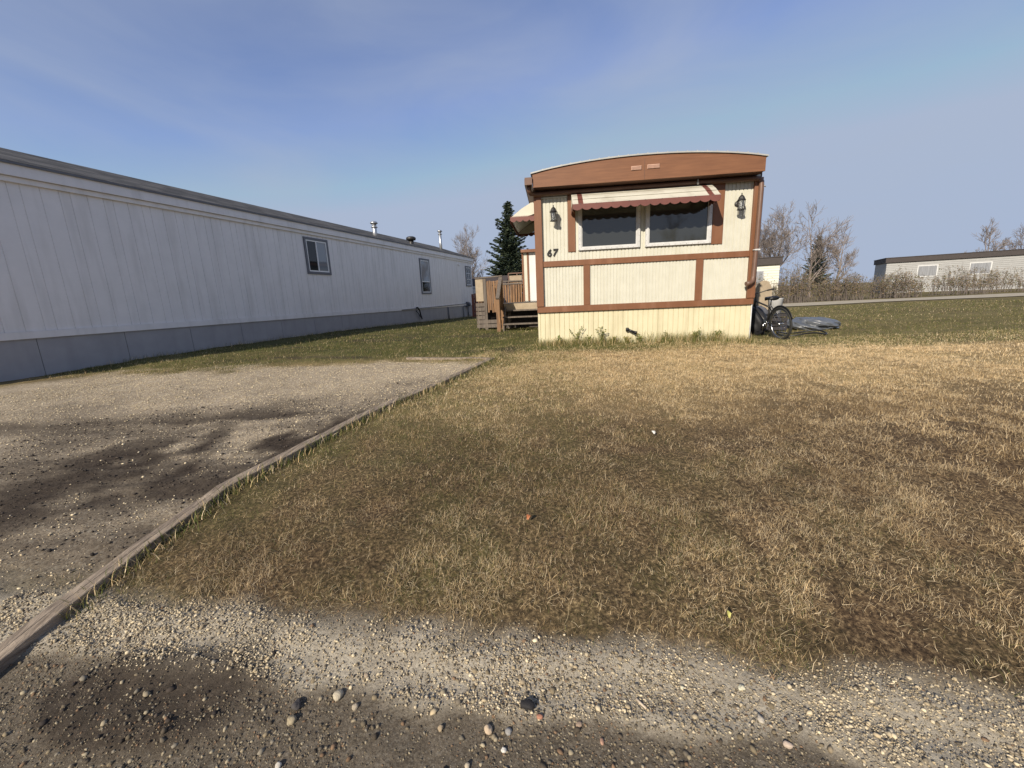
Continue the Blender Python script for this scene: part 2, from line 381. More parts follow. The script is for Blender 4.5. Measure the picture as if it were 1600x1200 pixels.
# lane behind the lots (right)
lx = np.linspace(8, 90, 60); V = []; 
for k, x in enumerate(lx):
    w = .35*math.sin(k*.9)
    for yy in (21.2+w, 23, 25.2+w*.6): V.append((x, yy+.0*x, gzf(x, yy)+.03))
Fq = [(3*k+j, 3*k+3+j, 3*k+4+j, 3*k+1+j) for k in range(len(lx)-1) for j in (0, 1)]
LANE = mat('pale_lane_gravel', (.42, .37, .28), (.3, .26, .19), .95, 3, bump=.4, bscale=14)
o = np_mesh('lane', V, Fq, [4]*len(Fq), LANE, smooth=True); tag(o, 'pale dirt lane behind the bicycle yard', 'lane', kind='structure')

# ------------------------------------------------------------------ grass (nobody could count it)
def grass(name, P, length, width, lean, curl, color, nseg, label, jitter=.5):
    n = len(P); az = rng.uniform(0, 2*np.pi, n); az2 = az+rng.normal(0, .9, n)
    k = nseg+1; t = np.linspace(0, 1, k)
    th = lean[:, None]+curl[:, None]*t[None, :]; st = (length/nseg)[:, None]
    dirx = np.cos(az[:, None]+(az2-az)[:, None]*t); diry = np.sin(az[:, None]+(az2-az)[:, None]*t)
    hx = np.zeros((n, k)); hy = np.zeros((n, k)); hz = np.zeros((n, k))
    hx[:, 1:] = np.cumsum(np.sin(th[:, :-1])*st*dirx[:, :-1], 1); hy[:, 1:] = np.cumsum(np.sin(th[:, :-1])*st*diry[:, :-1], 1); hz[:, 1:] = np.cumsum(np.cos(th[:, :-1])*st, 1)
    hz = np.maximum(hz, -.004)
    ctr = np.stack([P[:, 0:1]+hx, P[:, 1:2]+hy, P[:, 2:3]+hz], -1)
    roll = rng.uniform(0, 2*np.pi, n); side = np.stack([-diry, dirx, np.zeros_like(dirx)+np.sin(roll)[:, None]*.6], -1)
    wd = (width[:, None]*(1-.75*t[None, :]))[..., None]*.5
    Lf = ctr[:, :-1]-side[:, :-1]*wd[:, :-1]; Rt = ctr[:, :-1]+side[:, :-1]*wd[:, :-1]; tip = ctr[:, -1:]
    V = np.concatenate([np.stack([Lf, Rt], 2).reshape(n, -1, 3), tip], 1)
    vp = V.shape[1]; base = (np.arange(n)*vp)[:, None]
    quads = [np.array([2*j, 2*j+1, 2*j+3, 2*j+2]) for j in range(nseg-1)]
    tri = np.array([2*(nseg-1), 2*(nseg-1)+1, vp-1])
    idx = np.concatenate([*(quads), tri]); F = (base+idx[None, :]).ravel(); S = np.tile(np.array([4]*(nseg-1)+[3]), n)
    C = np.repeat(color, vp, 0)
    o = np_mesh(name, V.reshape(-1, 3), F, S, GRASSM, colors=C, smooth=True)
    return tag(o, label, 'grass', kind='stuff')
def scatter(x0, x1, y0, y1, dens):
    n = int((x1-x0)*(y1-y0)*dens); return rng.uniform(x0, x1, n), rng.uniform(y0, y1, n)
STRAW = np.array([[.78, .595, .335], [.68, .495, .26], [.86, .70, .45], [.40, .28, .14], [.20, .135, .075]])
GREEN = np.array([[.13, .155, .042], [.19, .19, .06], [.095, .12, .03], [.27, .235, .09]])
def lawn_points(bands, keep):
    X = []; Y = []; W = []
    for (x0, x1, y0, y1, dens, w) in bands:
        x, y = scatter(x0, x1, y0, y1, dens); X.append(x); Y.append(y); W.append(np.full(len(x), w))
    X = np.concatenate(X); Y = np.concatenate(Y); W = np.concatenate(W)
    k = keep(X, Y); return X[k], Y[k], W[k]
def visible(X, Y):   # keep to what the yard shows plus a margin
    return (np.abs(X) < 1.75*Y+1.2)
def blocked(X, Y):
    tx, ty = to_tr(X, Y); hx, hs = to_house(X, Y)
    return ((tx > -.0) & (tx < 4.02) & (ty > .0) & (ty < 15)) | ((hx < .03) & (hs < 15.2) & (hs > -6)) | ((tx > -1.6) & (tx <= 0) & (ty > 4.2) & (ty < 7.3))
def colors_for(X, Y, g, mul=1.):
    n = len(X); isg = rng.random(n) < g*.8
    big = fbm(X, Y, .55, 3, 33); mid = fbm(X, Y, 2.6, 3, 35)
    dk = np.clip((mid-.42)*4+(big-.5)*1.5, 0, 1)      # patches of darker thatch that paint soft shade onto the near lawn
    pi = rng.integers(0, 3, n); pi = np.where((rng.random(n) < .12+dk*.55*sstep(5.2, 3.2, Y)), 3+rng.integers(0, 2, n), pi)
    c = np.where(isg[:, None], GREEN[rng.integers(0, 4, n)], STRAW[pi])
    c = c*(.75+.5*rng.random((n, 1)))*mul
    nearb = sstep(4.2, 2.4, Y)*sstep(.2, .75, fbm(X, Y, .7, 3, 51)+.12)     # browner towards the road: soil tone and blade self-shading put into the colour
    c = c*(1-.30*nearb[:, None]*np.array([1, 1.0, .95]))
    return c
def keep_lawn(X, Y):
    d, r, g, dk, pl = zones(X, Y)
    bare = np.clip((fbm(X, Y, 2.4, 4, 61)-.48)*5, 0, .75)*sstep(4.4, 2.6, Y)
    tuft = sstep(.30, .58, fbm(X, Y, 9., 3, 67)*.7+fbm(X, Y, 24., 2, 68)*.3)      # mown tufts with thatch between
    p = (1-d)*(1-r)*(1-np.clip(dk*.6, 0, 1))*(1-bare)*(.12+.25*sstep(3.5, 5.5, Y)+(.88-.25*sstep(3.5, 5.5, Y))*tuft)
    p *= np.where((np.abs(X-timber_x(Y)+.06) < .07) & (Y < 6.8), 0, 1.)
    p *= np.where((np.abs(X+.18-.22*(Y-6.75)+(fbm(X, Y, 2., 2, 55)-.5)*.5) < .16) & (Y > 6.7) & (Y < 11), .3, 1.)   # worn track toward the steps
    return (rng.random(len(X)) < p) & visible(X, Y) & ~blocked(X, Y)
def make_grass():
    # front lawn, three distances
    bands = [(-2.2, 3.0, 1.0, 2.4, 34000, .62), (-2.6, 4.2, 2.4, 4., 22000, .85), (-1.6, 6., 4., 6., 12000, 1.2), (-.7, 7.5, 6., 8.4, 8000, 1.6), (3., 5.5, 1., 4, 6000, 1.3), (6, 11, 4, 8.4, 3000, 2.)]
    X, Y, W = lawn_points(bands, keep_lawn)
    d, r, g, dk, pl = zones(X, Y); n = len(X)
    P = np.stack([X, Y, surf(X, Y)-.004], 1)
    tx, ty = to_tr(X, Y)
    L_ = rng.gamma(5, .0075, n)*(1+.25*(W-1)); L_ = np.clip(L_*.78, .010, .085)*(.6+.8*fbm(X, Y, 7., 2, 69))
    L_ *= np.where(Y < 2.6, 1.15, 1.)
    grass('dry_grass', P, L_, .0022*W*rng.uniform(.7, 1.4, n), rng.uniform(.35, 1.45, n), rng.uniform(-.2, 1.5, n), colors_for(X, Y, g), 2, 'short dry straw coloured grass of the front lawn')
    # green turf beyond the driveway, beside the house, and far right
    bands = [(-7.5, 1.2, 6.2, 9.5, 3200, 2.), (-5.5, 1.2, 9.5, 13., 1400, 3), (-4, 1.0, 13, 20, 300, 4.5), (4.6, 14, 7.5, 11, 1800, 2.), (5, 22, 11, 20, 420, 4)]
    X, Y, W = lawn_points(bands, lambda x, y: keep_lawn(x, y) & (rng.random(len(x)) < .35+.65*sstep(.38, .55, fbm(x, y, 1.5, 3, 77))))
    d, r, g, dk, pl = zones(X, Y); n = len(X); g = np.maximum(g, .9)
    P = np.stack([X, Y, surf(X, Y)-.004], 1)
    grass('green_grass', P, np.clip(rng.gamma(5, .007, n)*(1+.10*W), .015, .09), .0018*W*rng.uniform(.7, 1.4, n), rng.uniform(.1, 1.1, n), rng.uniform(0, 1.2, n), colors_for(X, Y, g*1.15, .85), 2, 'green brown turf between the driveway and the grey sided home')
    # long grass along skirtings and the timber
    px, py, pl_ = [], [], []
    for k in range(5200):
        s = random.uniform(-.05, 4.05); q = tr(s, -abs(random.gauss(0, .10))-.012)
        if vnoise(s*2.3, 3.) < .3 and random.random() < .6: continue
        px.append(q[0]); py.append(q[1]); pl_.append(random.uniform(.07, .24)*(1.25 if 1.9 < s < 3.5 else 1))
    for k in range(2600):
        y = random.uniform(1.5, 7.2); px.append(float(timber_x(y))+.03+abs(random.gauss(0, .05))); py.append(y); pl_.append(random.uniform(.04, .11))
    for k in range(2200):
        s = random.uniform(-3, 15); u = .03+abs(random.gauss(0, .10))
        px.append(HA[0]+s*math.sin(HAZ)+u*math.cos(HAZ)); py.append(HA[1]+s*math.cos(HAZ)-u*math.sin(HAZ)); pl_.append(random.uniform(.05, .14))
    X = np.array(px); Y = np.array(py); n = len(X); P = np.stack([X, Y, surf(X, Y)-.005], 1)
    c = np.where(rng.random((n, 1)) < .72, GREEN[rng.integers(0, 4, n)], STRAW[rng.integers(0, 3, n)])*(.8+.4*rng.random((n, 1)))
    grass('edge_grass', P, np.array(pl_), .004*rng.uniform(.7, 1.4, n), rng.uniform(.0, .6, n), rng.uniform(.2, 1.3, n), c, 3, 'longer uncut grass along the skirtings and timber edging')
    # dead curled strands at the road edge
    X, Y = scatter(-2.1, 2.2, .95, 2.2, 1300); k = keep_lawn(X, Y); X, Y = X[k], Y[k]; n = len(X)
    P = np.stack([X, Y, surf(X, Y)+.003], 1)
    grass('dead_grass_strands', P, rng.uniform(.03, .09, n), .0011*rng.uniform(.7, 1.3, n), rng.uniform(.6, 1.4, n), rng.uniform(-.6, 2.4, n), np.array([.6, .49, .30])*(.6+.55*rng.random((n, 1))), 5, 'pale curled dead grass strands lying near the road edge')
make_grass()

# ------------------------------------------------------------------ loose gravel and stones
ICO_V, ICO_F = None, None
def ico():
    p = (1+5**.5)/2
    v = np.array([(-1, p, 0), (1, p, 0), (-1, -p, 0), (1, -p, 0), (0, -1, p), (0, 1, p), (0, -1, -p), (0, 1, -p), (p, 0, -1), (p, 0, 1), (-p, 0, -1), (-p, 0, 1)], float)
    v /= np.linalg.norm(v[0])
    f = np.array([(0, 11, 5), (0, 5, 1), (0, 1, 7), (0, 7, 10), (0, 10, 11), (1, 5, 9), (5, 11, 4), (11, 10, 2), (10, 7, 6), (7, 1, 8), (3, 9, 4), (3, 4, 2), (3, 2, 6), (3, 6, 8), (3, 8, 9), (4, 9, 5), (2, 4, 11), (6, 2, 10), (8, 6, 7), (9, 8, 1)])
    return v, f
ICO_V, ICO_F = ico()
PEB = np.array([1.08, 1., .84])*np.array([[.36, .31, .23], [.26, .225, .175], [.48, .43, .34], [.2, .18, .155], [.33, .31, .275], [.54, .49, .39], [.34, .235, .165], [.14, .12, .10]])
def pebbles(name, X, Y, size, pal, label, dz=0.):
    n = len(X); V = ICO_V[None]*(1+.28*rng.normal(size=(n, 12, 1)).clip(-1.5, 1.5))
    sc = size[:, None, None]*.5*np.stack([rng.uniform(.8, 1.25, n), rng.uniform(.7, 1.1, n), rng.uniform(.5, .85, n)], 1)[:, None, :]
    V = V*sc; a = rng.uniform(0, 6.283, n); c, s = np.cos(a)[:, None], np.sin(a)[:, None]
    x = V[..., 0]*c-V[..., 1]*s; y = V[..., 0]*s+V[..., 1]*c
    base = surf(X, Y)+size*.12+dz*.15
    V = np.stack([x+X[:, None], y+Y[:, None], V[..., 2]+base[:, None]], -1)
    F = (ICO_F[None]+(np.arange(n)*12)[:, None, None]).ravel()
    C = np.repeat(pal[rng.integers(0, len(pal), n)]*(.75+.5*rng.random((n, 1))), 12, 0)
    o = np_mesh(name, V.reshape(-1, 3), F, np.full(n*20, 3), STONEM, colors=C, smooth=True)
    return tag(o, label, 'gravel', kind='stuff')
def make_gravel():
    X, Y = scatter(-2.3, 2.2, .6, 1.6, 16000)
    d, r, g, dk, pl = zones(X, Y); k = rng.random(len(X)) < r*(.28+.72*sstep(.4, .62, fbm(X, Y, 3, 3, 91)))*(1-.5*dk); X, Y = X[k], Y[k]
    pebbles('road_gravel', X, Y, np.clip(rng.lognormal(-5.5, .55, len(X)), .002, .022), PEB*.50, 'loose mixed pebbles on the dirt road')
    X, Y = scatter(-2.3, 2.2, .75, 2.0, 30000)
    d, r, g, dk, pl = zones(X, Y); k = (rng.random(len(X)) < pl*(.35+.65*sstep(.35, .55, fbm(X, Y, 4, 3, 14)))); X, Y = X[k], Y[k]
    pebbles('verge_gravel', X, Y, np.clip(rng.lognormal(-5.5, .5, len(X)), .002, .02), PEB[[0, 2, 1, 4, 5, 2, 3]]*.98, 'pale pebbles banked along the lawn edge', .018)
    X, Y = scatter(-6.5, 0, 1.4, 8.8, 2600)
    d, r, g, dk, pl = zones(X, Y); k = (rng.random(len(X)) < d*(1-np.clip(1.1*dk, 0, .97))) & visible(X, Y); X, Y = X[k], Y[k]
    pebbles('driveway_gravel', X, Y, np.clip(rng.lognormal(-5.1, .42, len(X)), .004, .020), PEB[[0, 1, 2, 2, 4, 5]]*1.15, 'pale crushed stone on the parking pad', .004)
    # clods of dark soil on the driveway edge and at the bottom left
    X, Y = scatter(-4.5, -.7, .9, 5.5, 900)
    d, r, g, dk, pl = zones(X, Y); k = rng.random(len(X)) < dk*.8; X, Y = X[k], Y[k]
    pebbles('soil_clods', X, Y, np.clip(rng.lognormal(-4.9, .5, len(X)), .004, .026), np.array([[.045, .035, .027], [.07, .055, .042], [.03, .024, .02]]), 'crumbly dark soil clods', .004)
make_gravel()
def stone(x, y, size, col, label, sq=(1.05, .9, .8), group=None):
    import bmesh; size *= .66
    bm = bmesh.new(); bmesh.ops.create_icosphere(bm, subdivisions=3, radius=size/2)
    sd = random.random()*50
    for v in bm.verts:
        p = v.co/size
        n = float(vnoise(p.x*2.1+sd, p.y*2.1+p.z*1.7)-.5); v.co *= 1+.55*n+.25*float(vnoise(p.x*5+sd, p.y*5-p.z*4)-.5)
        v.co.x *= sq[0]; v.co.y *= sq[1]; v.co.z *= sq[2]
    me = bpy.data.meshes.new('stone'); bm.to_mesh(me); bm.free()
    for p in me.polygons: p.use_smooth = True
    me.materials.append(mat('stone_'+'%02d' % len(bpy.data.materials), col, tuple(c*.72 for c in col), .8, 70, bump=.3, bscale=160))
    o = link(bpy.data.objects.new('stone', me)); o.location = (x, y, sf(x, y)+size*.24); o.rotation_euler = (0, 0, random.random()*6)
    return tag(o, label, 'stone', group)
TANS = (.40, .335, .24); GREYS = (.30, .285, .26)
stone(-.645, 1.166, .048, (.45, .39, .28), 'pale round tan stone casting a long shadow on the road')
stone(-.566, 1.225, .028, (.33, .26, .18), 'small brown stone just behind the pale round stone')
stone(-.77, 1.095, .046, (.34, .28, .18), 'mossy tan stone beside the dark clod on the road')
stone(-.572, 1.125, .032, TANS, 'tan stone in front of the pale round stone')
stone(-.275, 1.05, .028, (.35, .27, .17), 'brown stone alone on smooth dirt left of the road middle')
stone(-.123, 1.038, .040, (.52, .40, .27), 'peach coloured stone, largest of the road middle trio')
stone(-.060, 1.030, .030, GREYS, 'dull grey stone beside the peach coloured stone')
stone(-.074, .984, .026, (.62, .59, .52), 'white pointed stone in front of the peach coloured stone')
stone(-.745, .967, .028, (.58, .53, .44), 'white stone at the bottom left of the road')
stone(-.181, .944, .028, (.50, .42, .29), 'buff stone at the bottom edge of the road')
stone(.040, 1.062, .032, (.40, .19, .12), 'reddish stone touching the black clod')
stone(.164, 1.042, .027, (.33, .24, .17), 'brown stone right of the black clod')
stone(.224, .994, .024, (.42, .25, .17), 'rust coloured elongated stone near the road middle', (1.2, .7, .7))
stone(.729, 1.031, .036, (.46, .41, .33), 'pale flat stone at the right road edge', (1.1, .8, .6))
stone(.767, .961, .034, (.50, .40, .31), 'pinkish stone at the bottom right of the road')
stone(.721, 1.124, .036, (.58, .55, .40), 'pale yellow flat stone in the gravel bank', (1.2, .8, .55))
stone(.526, 1.133, .021, (.55, .52, .38), 'small pale stone left of the yellow flat stone')
def clod(x, y, size, label, col):
    o = stone(x, y, size, col, label, (1.1, .75, .55)); o.name = 'soil_clod'; o['category'] = 'soil clod'; return o
clod(.004, 1.092, .062, 'black crumbly clod beside the reddish stone', (.022, .02, .02))
clod(-.775, 1.140, .052, 'dark grey clod behind the mossy tan stone', (.07, .062, .058))
# bits lying on the ground
def leaf(x, y, size, col, label, name='fallen_leaf', cat='leaf'):
    b = MB(); n = 10; pts = []
    for k in range(n):
        a = 2*math.pi*k/n; r = size*.5*(1-.25*abs(math.sin(1.5*a)))
        pts.append((r*math.cos(a)*1.2, r*math.sin(a)*.8, .012*math.sin(a*2)+.006))
    vs = [(0, 0, .018)]+pts+[(px, py, pz-.0015) for px, py, pz in pts]+[(0, 0, .0165)]
    b.add(vs, [(0, 1+k, 1+(k+1) % n) for k in range(n)]+[(2*n+1, n+1+(k+1) % n, n+1+k) for k in range(n)]+[(1+k, n+1+k, n+1+(k+1) % n, 1+(k+1) % n) for k in range(n)], True)
    me_o = b.build(name, mat(name+'_col', col, tuple(c*.7 for c in col), .6, 30))
    me_o.location = (x, y, sf(x, y)+.03); me_o.rotation_euler = (.15, .1, random.random()*6)
    return tag(me_o, label, cat)
leaf(.81, 1.375, .024, (.55, .52, .16), 'yellow green leaf on the brown grass near the road')
leaf(.055, 1.98, .032, (.42, .15, .06), 'curled orange brown leaf in the middle of the lawn')
leaf(1.08, 3.03, .030, (.75, .73, .68), 'white scrap of paper on the dry lawn', 'paper_scrap', 'paper scrap')
b = MB(); b.tube([(-.02, 0, 0), (.02, .006, .002)], .004, 6); o = b.build('wood_chip', mat('chip_wood', (.55, .45, .33), None, .8)); o.location = (.376, 1.09, sf(.376, 1.09)+.004); o.rotation_euler = (0, 0, R(115)); tag(o, 'pale wood chip lying on the road shoulder', 'wood chip')

# ------------------------------------------------------------------ timber edging
def timber(pts, w, h, label, name='edging_timber', lift=0.):
    P = []
    for k in range(len(pts)-1):
        a, b_ = Vector(pts[k]), Vector(pts[k+1]); n = max(2, int((b_-a).length/.12))
        for j in range(n): P.append(a.lerp(b_, j/n))
    P.append(Vector(pts[-1]))
    b = MB(); base = 0
    prof = [(-w/2, 0), (-w/2, h*.95), (-w*.46, h), (-w*.05, h*.985), (-w*.03, h*.93), (-w*.01, h*.985), (w*.46, h), (w/2, h*.95), (w/2, 0)]
    vs = []; fs = []
    for i, p in enumerate(P):
        d = (P[min(i+1, len(P)-1)]-P[max(i-1, 0)]).normalized(); nx = Vector((d.y, -d.x))
        j = (random.random()-.5)*.005
        for (u, v) in prof: vs.append((p.x+nx.x*(u+j*.4), p.y+nx.y*(u+j*.4), sf(p.x, p.y)*.5+gzf(p.x, p.y)*.5-.012+v+lift+j*.5))
    m = len(prof)
    for i in range(len(P)-1):
        for k in range(m-1): fs.append((i*m+k, i*m+k+1, (i+1)*m+k+1, (i+1)*m+k))
    fs += [tuple(range(m-1, -1, -1)), tuple((len(P)-1)*m+k for k in range(m))]
    b.add([(x, y, z) for x, y, z in vs], fs)
    o = b.build(name, TIMBER); return tag(o, label, 'timber edging')
timber(TP[:6], .088, .058, 'long weathered timber edging between gravel pad and lawn, nearest the road')
timber([(-.925, 5.0), (-.62, 5.9), (-.30, 6.75)], .09, .055, 'shorter sunken timber edging continuing toward the deck')
timber([(-1.85, 7.27), (-.36, 6.82)], .08, .04, 'half buried timber across the far end of the gravel pad')

# ------------------------------------------------------------------ mobile home with brown trim (number 67)
tz = gzf(*tr(2, 0))-.02
home = empty('mobile_home', (TA[0], TA[1], tz), -TAZ, 'cream mobile home with brown trim, curved fascia and house number 67', 'mobile home')
def ribbed(b, x0, x1, z0, z1, pitch, gw, gd, y=0., thick=.03):
    """vertical-groove sheet, front face towards -y"""
    pts = [(x0, y)]; x = x0+pitch*.5
    while x < x1-gw*1.5:
        pts += [(x-gw, y), (x-gw*.5, y+gd), (x+gw*.5, y+gd), (x+gw, y)]; x += pitch
    pts.append((x1, y)); n = len(pts)
    vs = [(px, py, z0) for px, py in pts]+[(px, py, z1) for px, py in pts]
    b.add(vs, [(i, i+1, n+i+1, n+i) for i in range(n-1)])
    b.box(x0, x1, y+gd+.004, y+thick, z0, z1)
LEN = 15.; W = 4.0; ZT = 3.30
b = MB(); b.box(0, W, .035, LEN, 1.06, ZT); b.build('body', CREAM, home)
b = MB(); ribbed(b, .115, 3.89, 2.0, ZT-.04, .066, .010, .011); b.build('wall', CREAM, home)
b = MB(); ribbed(b, .115, 3.89, 1.15, 1.93, .060, .010, .010); b.build('lower_wall', CREAM, home)
b = MB(); ribbed(b, .0, 3.985, .28, 1.06, .094, .006, .012, .015, .05); b.box(0, .03, .06, LEN, .28, 1.06); b.box(W-.03, W, .06, LEN, .28, 1.06); b.build('skirting', YELLOW, home)
b = MB(); b.tube([(3.992, .0, .30), (3.992, .0, 1.04)], .011, 6); b.build('skirting_edge', WHITE_ALU, home)
b = MB(); b.box(.095, 3.90, -.030, .03, 1.905, 2.008); b.build('belt_board', BROWN, home, .004)
b = MB(); b.box(-.006, 4.004, -.034, .03, 1.045, 1.160); b.build('base_board', BROWN, home, .004)
for x0, x1 in ((.89, 1.012), (2.952, 3.08)):
    b = MB(); b.box(x0, x1, -.024, .03, 1.162, 1.903); b.build('batten', BROWN, home, .003)
b = MB(); b.box(-.014, .125, -.055, .06, 1.162, ZT-.07); b.build('corner_board', BROWN, home, .004)
b = MB(); b.box(3.875, 4.014, -.055, .06, 1.162, ZT-.07); b.build('corner_board', BROWN, home, .004)
for x0, x1, z0, z1 in ((.609, .748, 2.16, 3.20), (3.20, 3.392, 2.155, 3.20)):
    b = MB(); b.box(x0, x1, -.020, .02, z0, z1); b.build('shutter_board', BROWN, home, .003)
# roof, curved fascia, soffit
FW = .33; XL = -.012; XR = 3.90
def arc(x):
    t = (x-XL)/(XR-XL); sm = .168*max(0., 1-(2*t-1)**2)**.85
    return 3.475+sm
NX = 48; xs = [XL+(XR-XL)*k/NX for k in range(NX+1)]
b = MB()
poly = [(x, arc(x)) for x in xs]
for j in range(NX):
    x0, x1 = xs[j], xs[j+1]
    b.add([(x0, -FW, 3.258), (x1, -FW, 3.258), (x1, -FW, arc(x1)), (x0, -FW, arc(x0)), (x0, -FW+.03, 3.258), (x1, -FW+.03, 3.258), (x1, -FW+.03, arc(x1)), (x0, -FW+.03, arc(x0))], [(0, 1, 2, 3), (7, 6, 5, 4), (0, 4, 5, 1), (3, 2, 6, 7)])
b.add([(XL, -FW, 3.258), (XL, -FW, arc(XL)), (XL, -FW+.03, arc(XL)), (XL, -FW+.03, 3.258), (XR, -FW, 3.258), (XR, -FW, arc(XR)), (XR, -FW+.03, arc(XR)), (XR, -FW+.03, 3.258)], [(0, 1, 2, 3), (7, 6, 5, 4)])
b.build('fascia', BROWN_FASCIA, home)
b = MB(); b.box(1.918, 1.924, -FW-.004, -FW+.004, 3.262, arc(1.92)-.05); b.build('fascia_seam', BROWN_DARK, home)
for x0, x1, z in ((1.695, 1.865, 3.448), (1.965, 2.17, 3.455)):
    b = MB(); b.box(x0, x1, -FW-.012, -FW+.004, z-.03, z+.035)
    for k in range(4): b.box(x0+.004, x1-.004, -FW-.02, -FW-.010, z-.024+k*.015, z-.016+k*.015)
    b.build('fascia_vent', mat('pink_vent', (.55, .36, .27), (.45, .28, .2), .6), home)
b = MB()
for j in range(NX):
    x0, x1 = xs[j], xs[j+1]; y0, y1 = -FW-.025, LEN+.1
    e0, e1 = (.03 if j == 0 else 0), (.03 if j == NX-1 else 0)
    z0, z1 = arc(x0)+.004, arc(x1)+.004
    b.add([(x0-e0, y0, z0), (x1+e1, y0, z1), (x1+e1, y1, z1), (x0-e0, y1, z0), (x0-e0, y0, z0+.022), (x1+e1, y0, z1+.022), (x1+e1, y1, z1+.022), (x0-e0, y1, z0+.022)], [(0, 3, 2, 1), (4, 5, 6, 7), (0, 1, 5, 4), (2, 3, 7, 6)])
    if j % 2 == 0: b.box(x0+.012, x0+.03, y0+.004, y0+.03, z0+.022, z0+.034)
b.build('roof', ROOF_METAL, home)
b = MB(); b.box(XL+.004, XR-.004, -FW+.034, .03, 3.262, 3.278); b.box(-.02, .0, .03, LEN, 3.24, 3.48); b.box(W, W+.02, .03, LEN, 3.24, 3.48); b.box(0, W, .034, LEN, 3.302, 3.46); b.build('soffit', SOFFIT, home)
# side gutter + drain pipe crossing the front and running down the right corner
b = MB(); b.box(-.15, -.02, -.36, LEN, 3.30, 3.315)
b.box(-.155, -.145, -.36, LEN, 3.30, 3.40); b.box(-.15, -.02, -.372, -.36, 3.30, 3.42); b.build('gutter', BROWN_DARK, home)
b = MB(); b.tube([(-.085, -.24, 3.30), (-.085, -.22, 3.235), (-.06, -.15, 3.20), (.02, -.09, 3.195), (.12, -.075, 3.20), (2., -.07, 3.205), (3.84, -.07, 3.21), (3.93, -.075, 3.20), (3.965, -.085, 3.15), (3.962, -.1, 3.0), (3.955, -.1, 2.2), (3.94, -.1, 1.55), (3.925, -.11, 1.46), (3.87, -.13, 1.43), (3.80, -.145, 1.415)], .042, 10); b.build('drain_pipe', BROWN_DARK, home)
b = MB(); b.tube([(3.9525+.050*math.cos(a), -.1+.050*math.sin(a), 2.01) for a in [k*math.pi/8 for k in range(16)]], .008, 4, closed=True); b.box(3.91, 4.0, -.152, -.146, 1.995, 2.02); b.build('pipe_strap', WHITE_ALU, home)
b = MB(); b.tube([(2.885, -.115, 3.255), (2.885, -.122, 3.19)], .011, 6); b.tube([(2.885, -.122, 3.21), (2.885, -.122, 3.165)], .018, 6); b.build('pipe_hook', WHITE_ALU, home)
b = MB(); b.tube([(4.0, -.09, 3.09), (4.05, -.05, 3.07), (4.06, .02, 3.11), (4.03, .05, 3.16)], .01, 6); b.build('cable_end', WHITE_ALU, home)
b = MB(); b.box(.125, .60, -.022, -.001, 3.128, 3.148); b.build('sunlit_gap_strip', CREAM, home)  # added strip drawing the bright line of sun between pipe and fascia shadows
# window
win = None
def home_window(x0, x1, z0, z1):
    f = MB(); w = .055
    f.box(x0, x0+w, -.045, .004, z0, z1); f.box(x1-w, x1, -.045, .004, z0, z1); f.box(x0+w, x1-w, -.045, .004, z0, z0+w*.8); f.box(x0+w, x1-w, -.045, .004, z1-w, z1)
    i0, i1, j0, j1 = x0+w, x1-w, z0+w*.8, z1-w; v = .018
    f.box(i0, i0+v, -.034, .004, j0, j1); f.box(i1-v, i1, -.034, .004, j0, j1); f.box(i0+v, i1-v, -.034, .004, j0, j0+v); f.box(i0+v, i1-v, -.034, .004, j1-v, j1)
    f.use(1)
    g = MB(); g.box(i0+v, i1-v, -.014, -.002, j0+v, j1-v); s = f
    n = int((x1-x0)/.1)
    for k in range(n+1):
        xx = x0+.02+(x1-x0-.04)*k/n
        s.box(xx-.004, xx+.004, -.048, -.0455, z0+.012, z0+.020)
    m = int((z1-z0)/.1)
    for k in range(1, m):
        zz = z0+(z1-z0)*k/m
        for xx in (x0+.018, x1-.018): s.box(xx-.004, xx+.004, -.048, -.0455, zz-.004, zz+.004)
    o = f.build('window', WHITE_ALU, home, more=[SCREW]); g.build('window_pane', PANE, o)
home_window(.80, 1.925, 2.175, 3.0); home_window(2.022, 3.185, 2.175, 3.0)
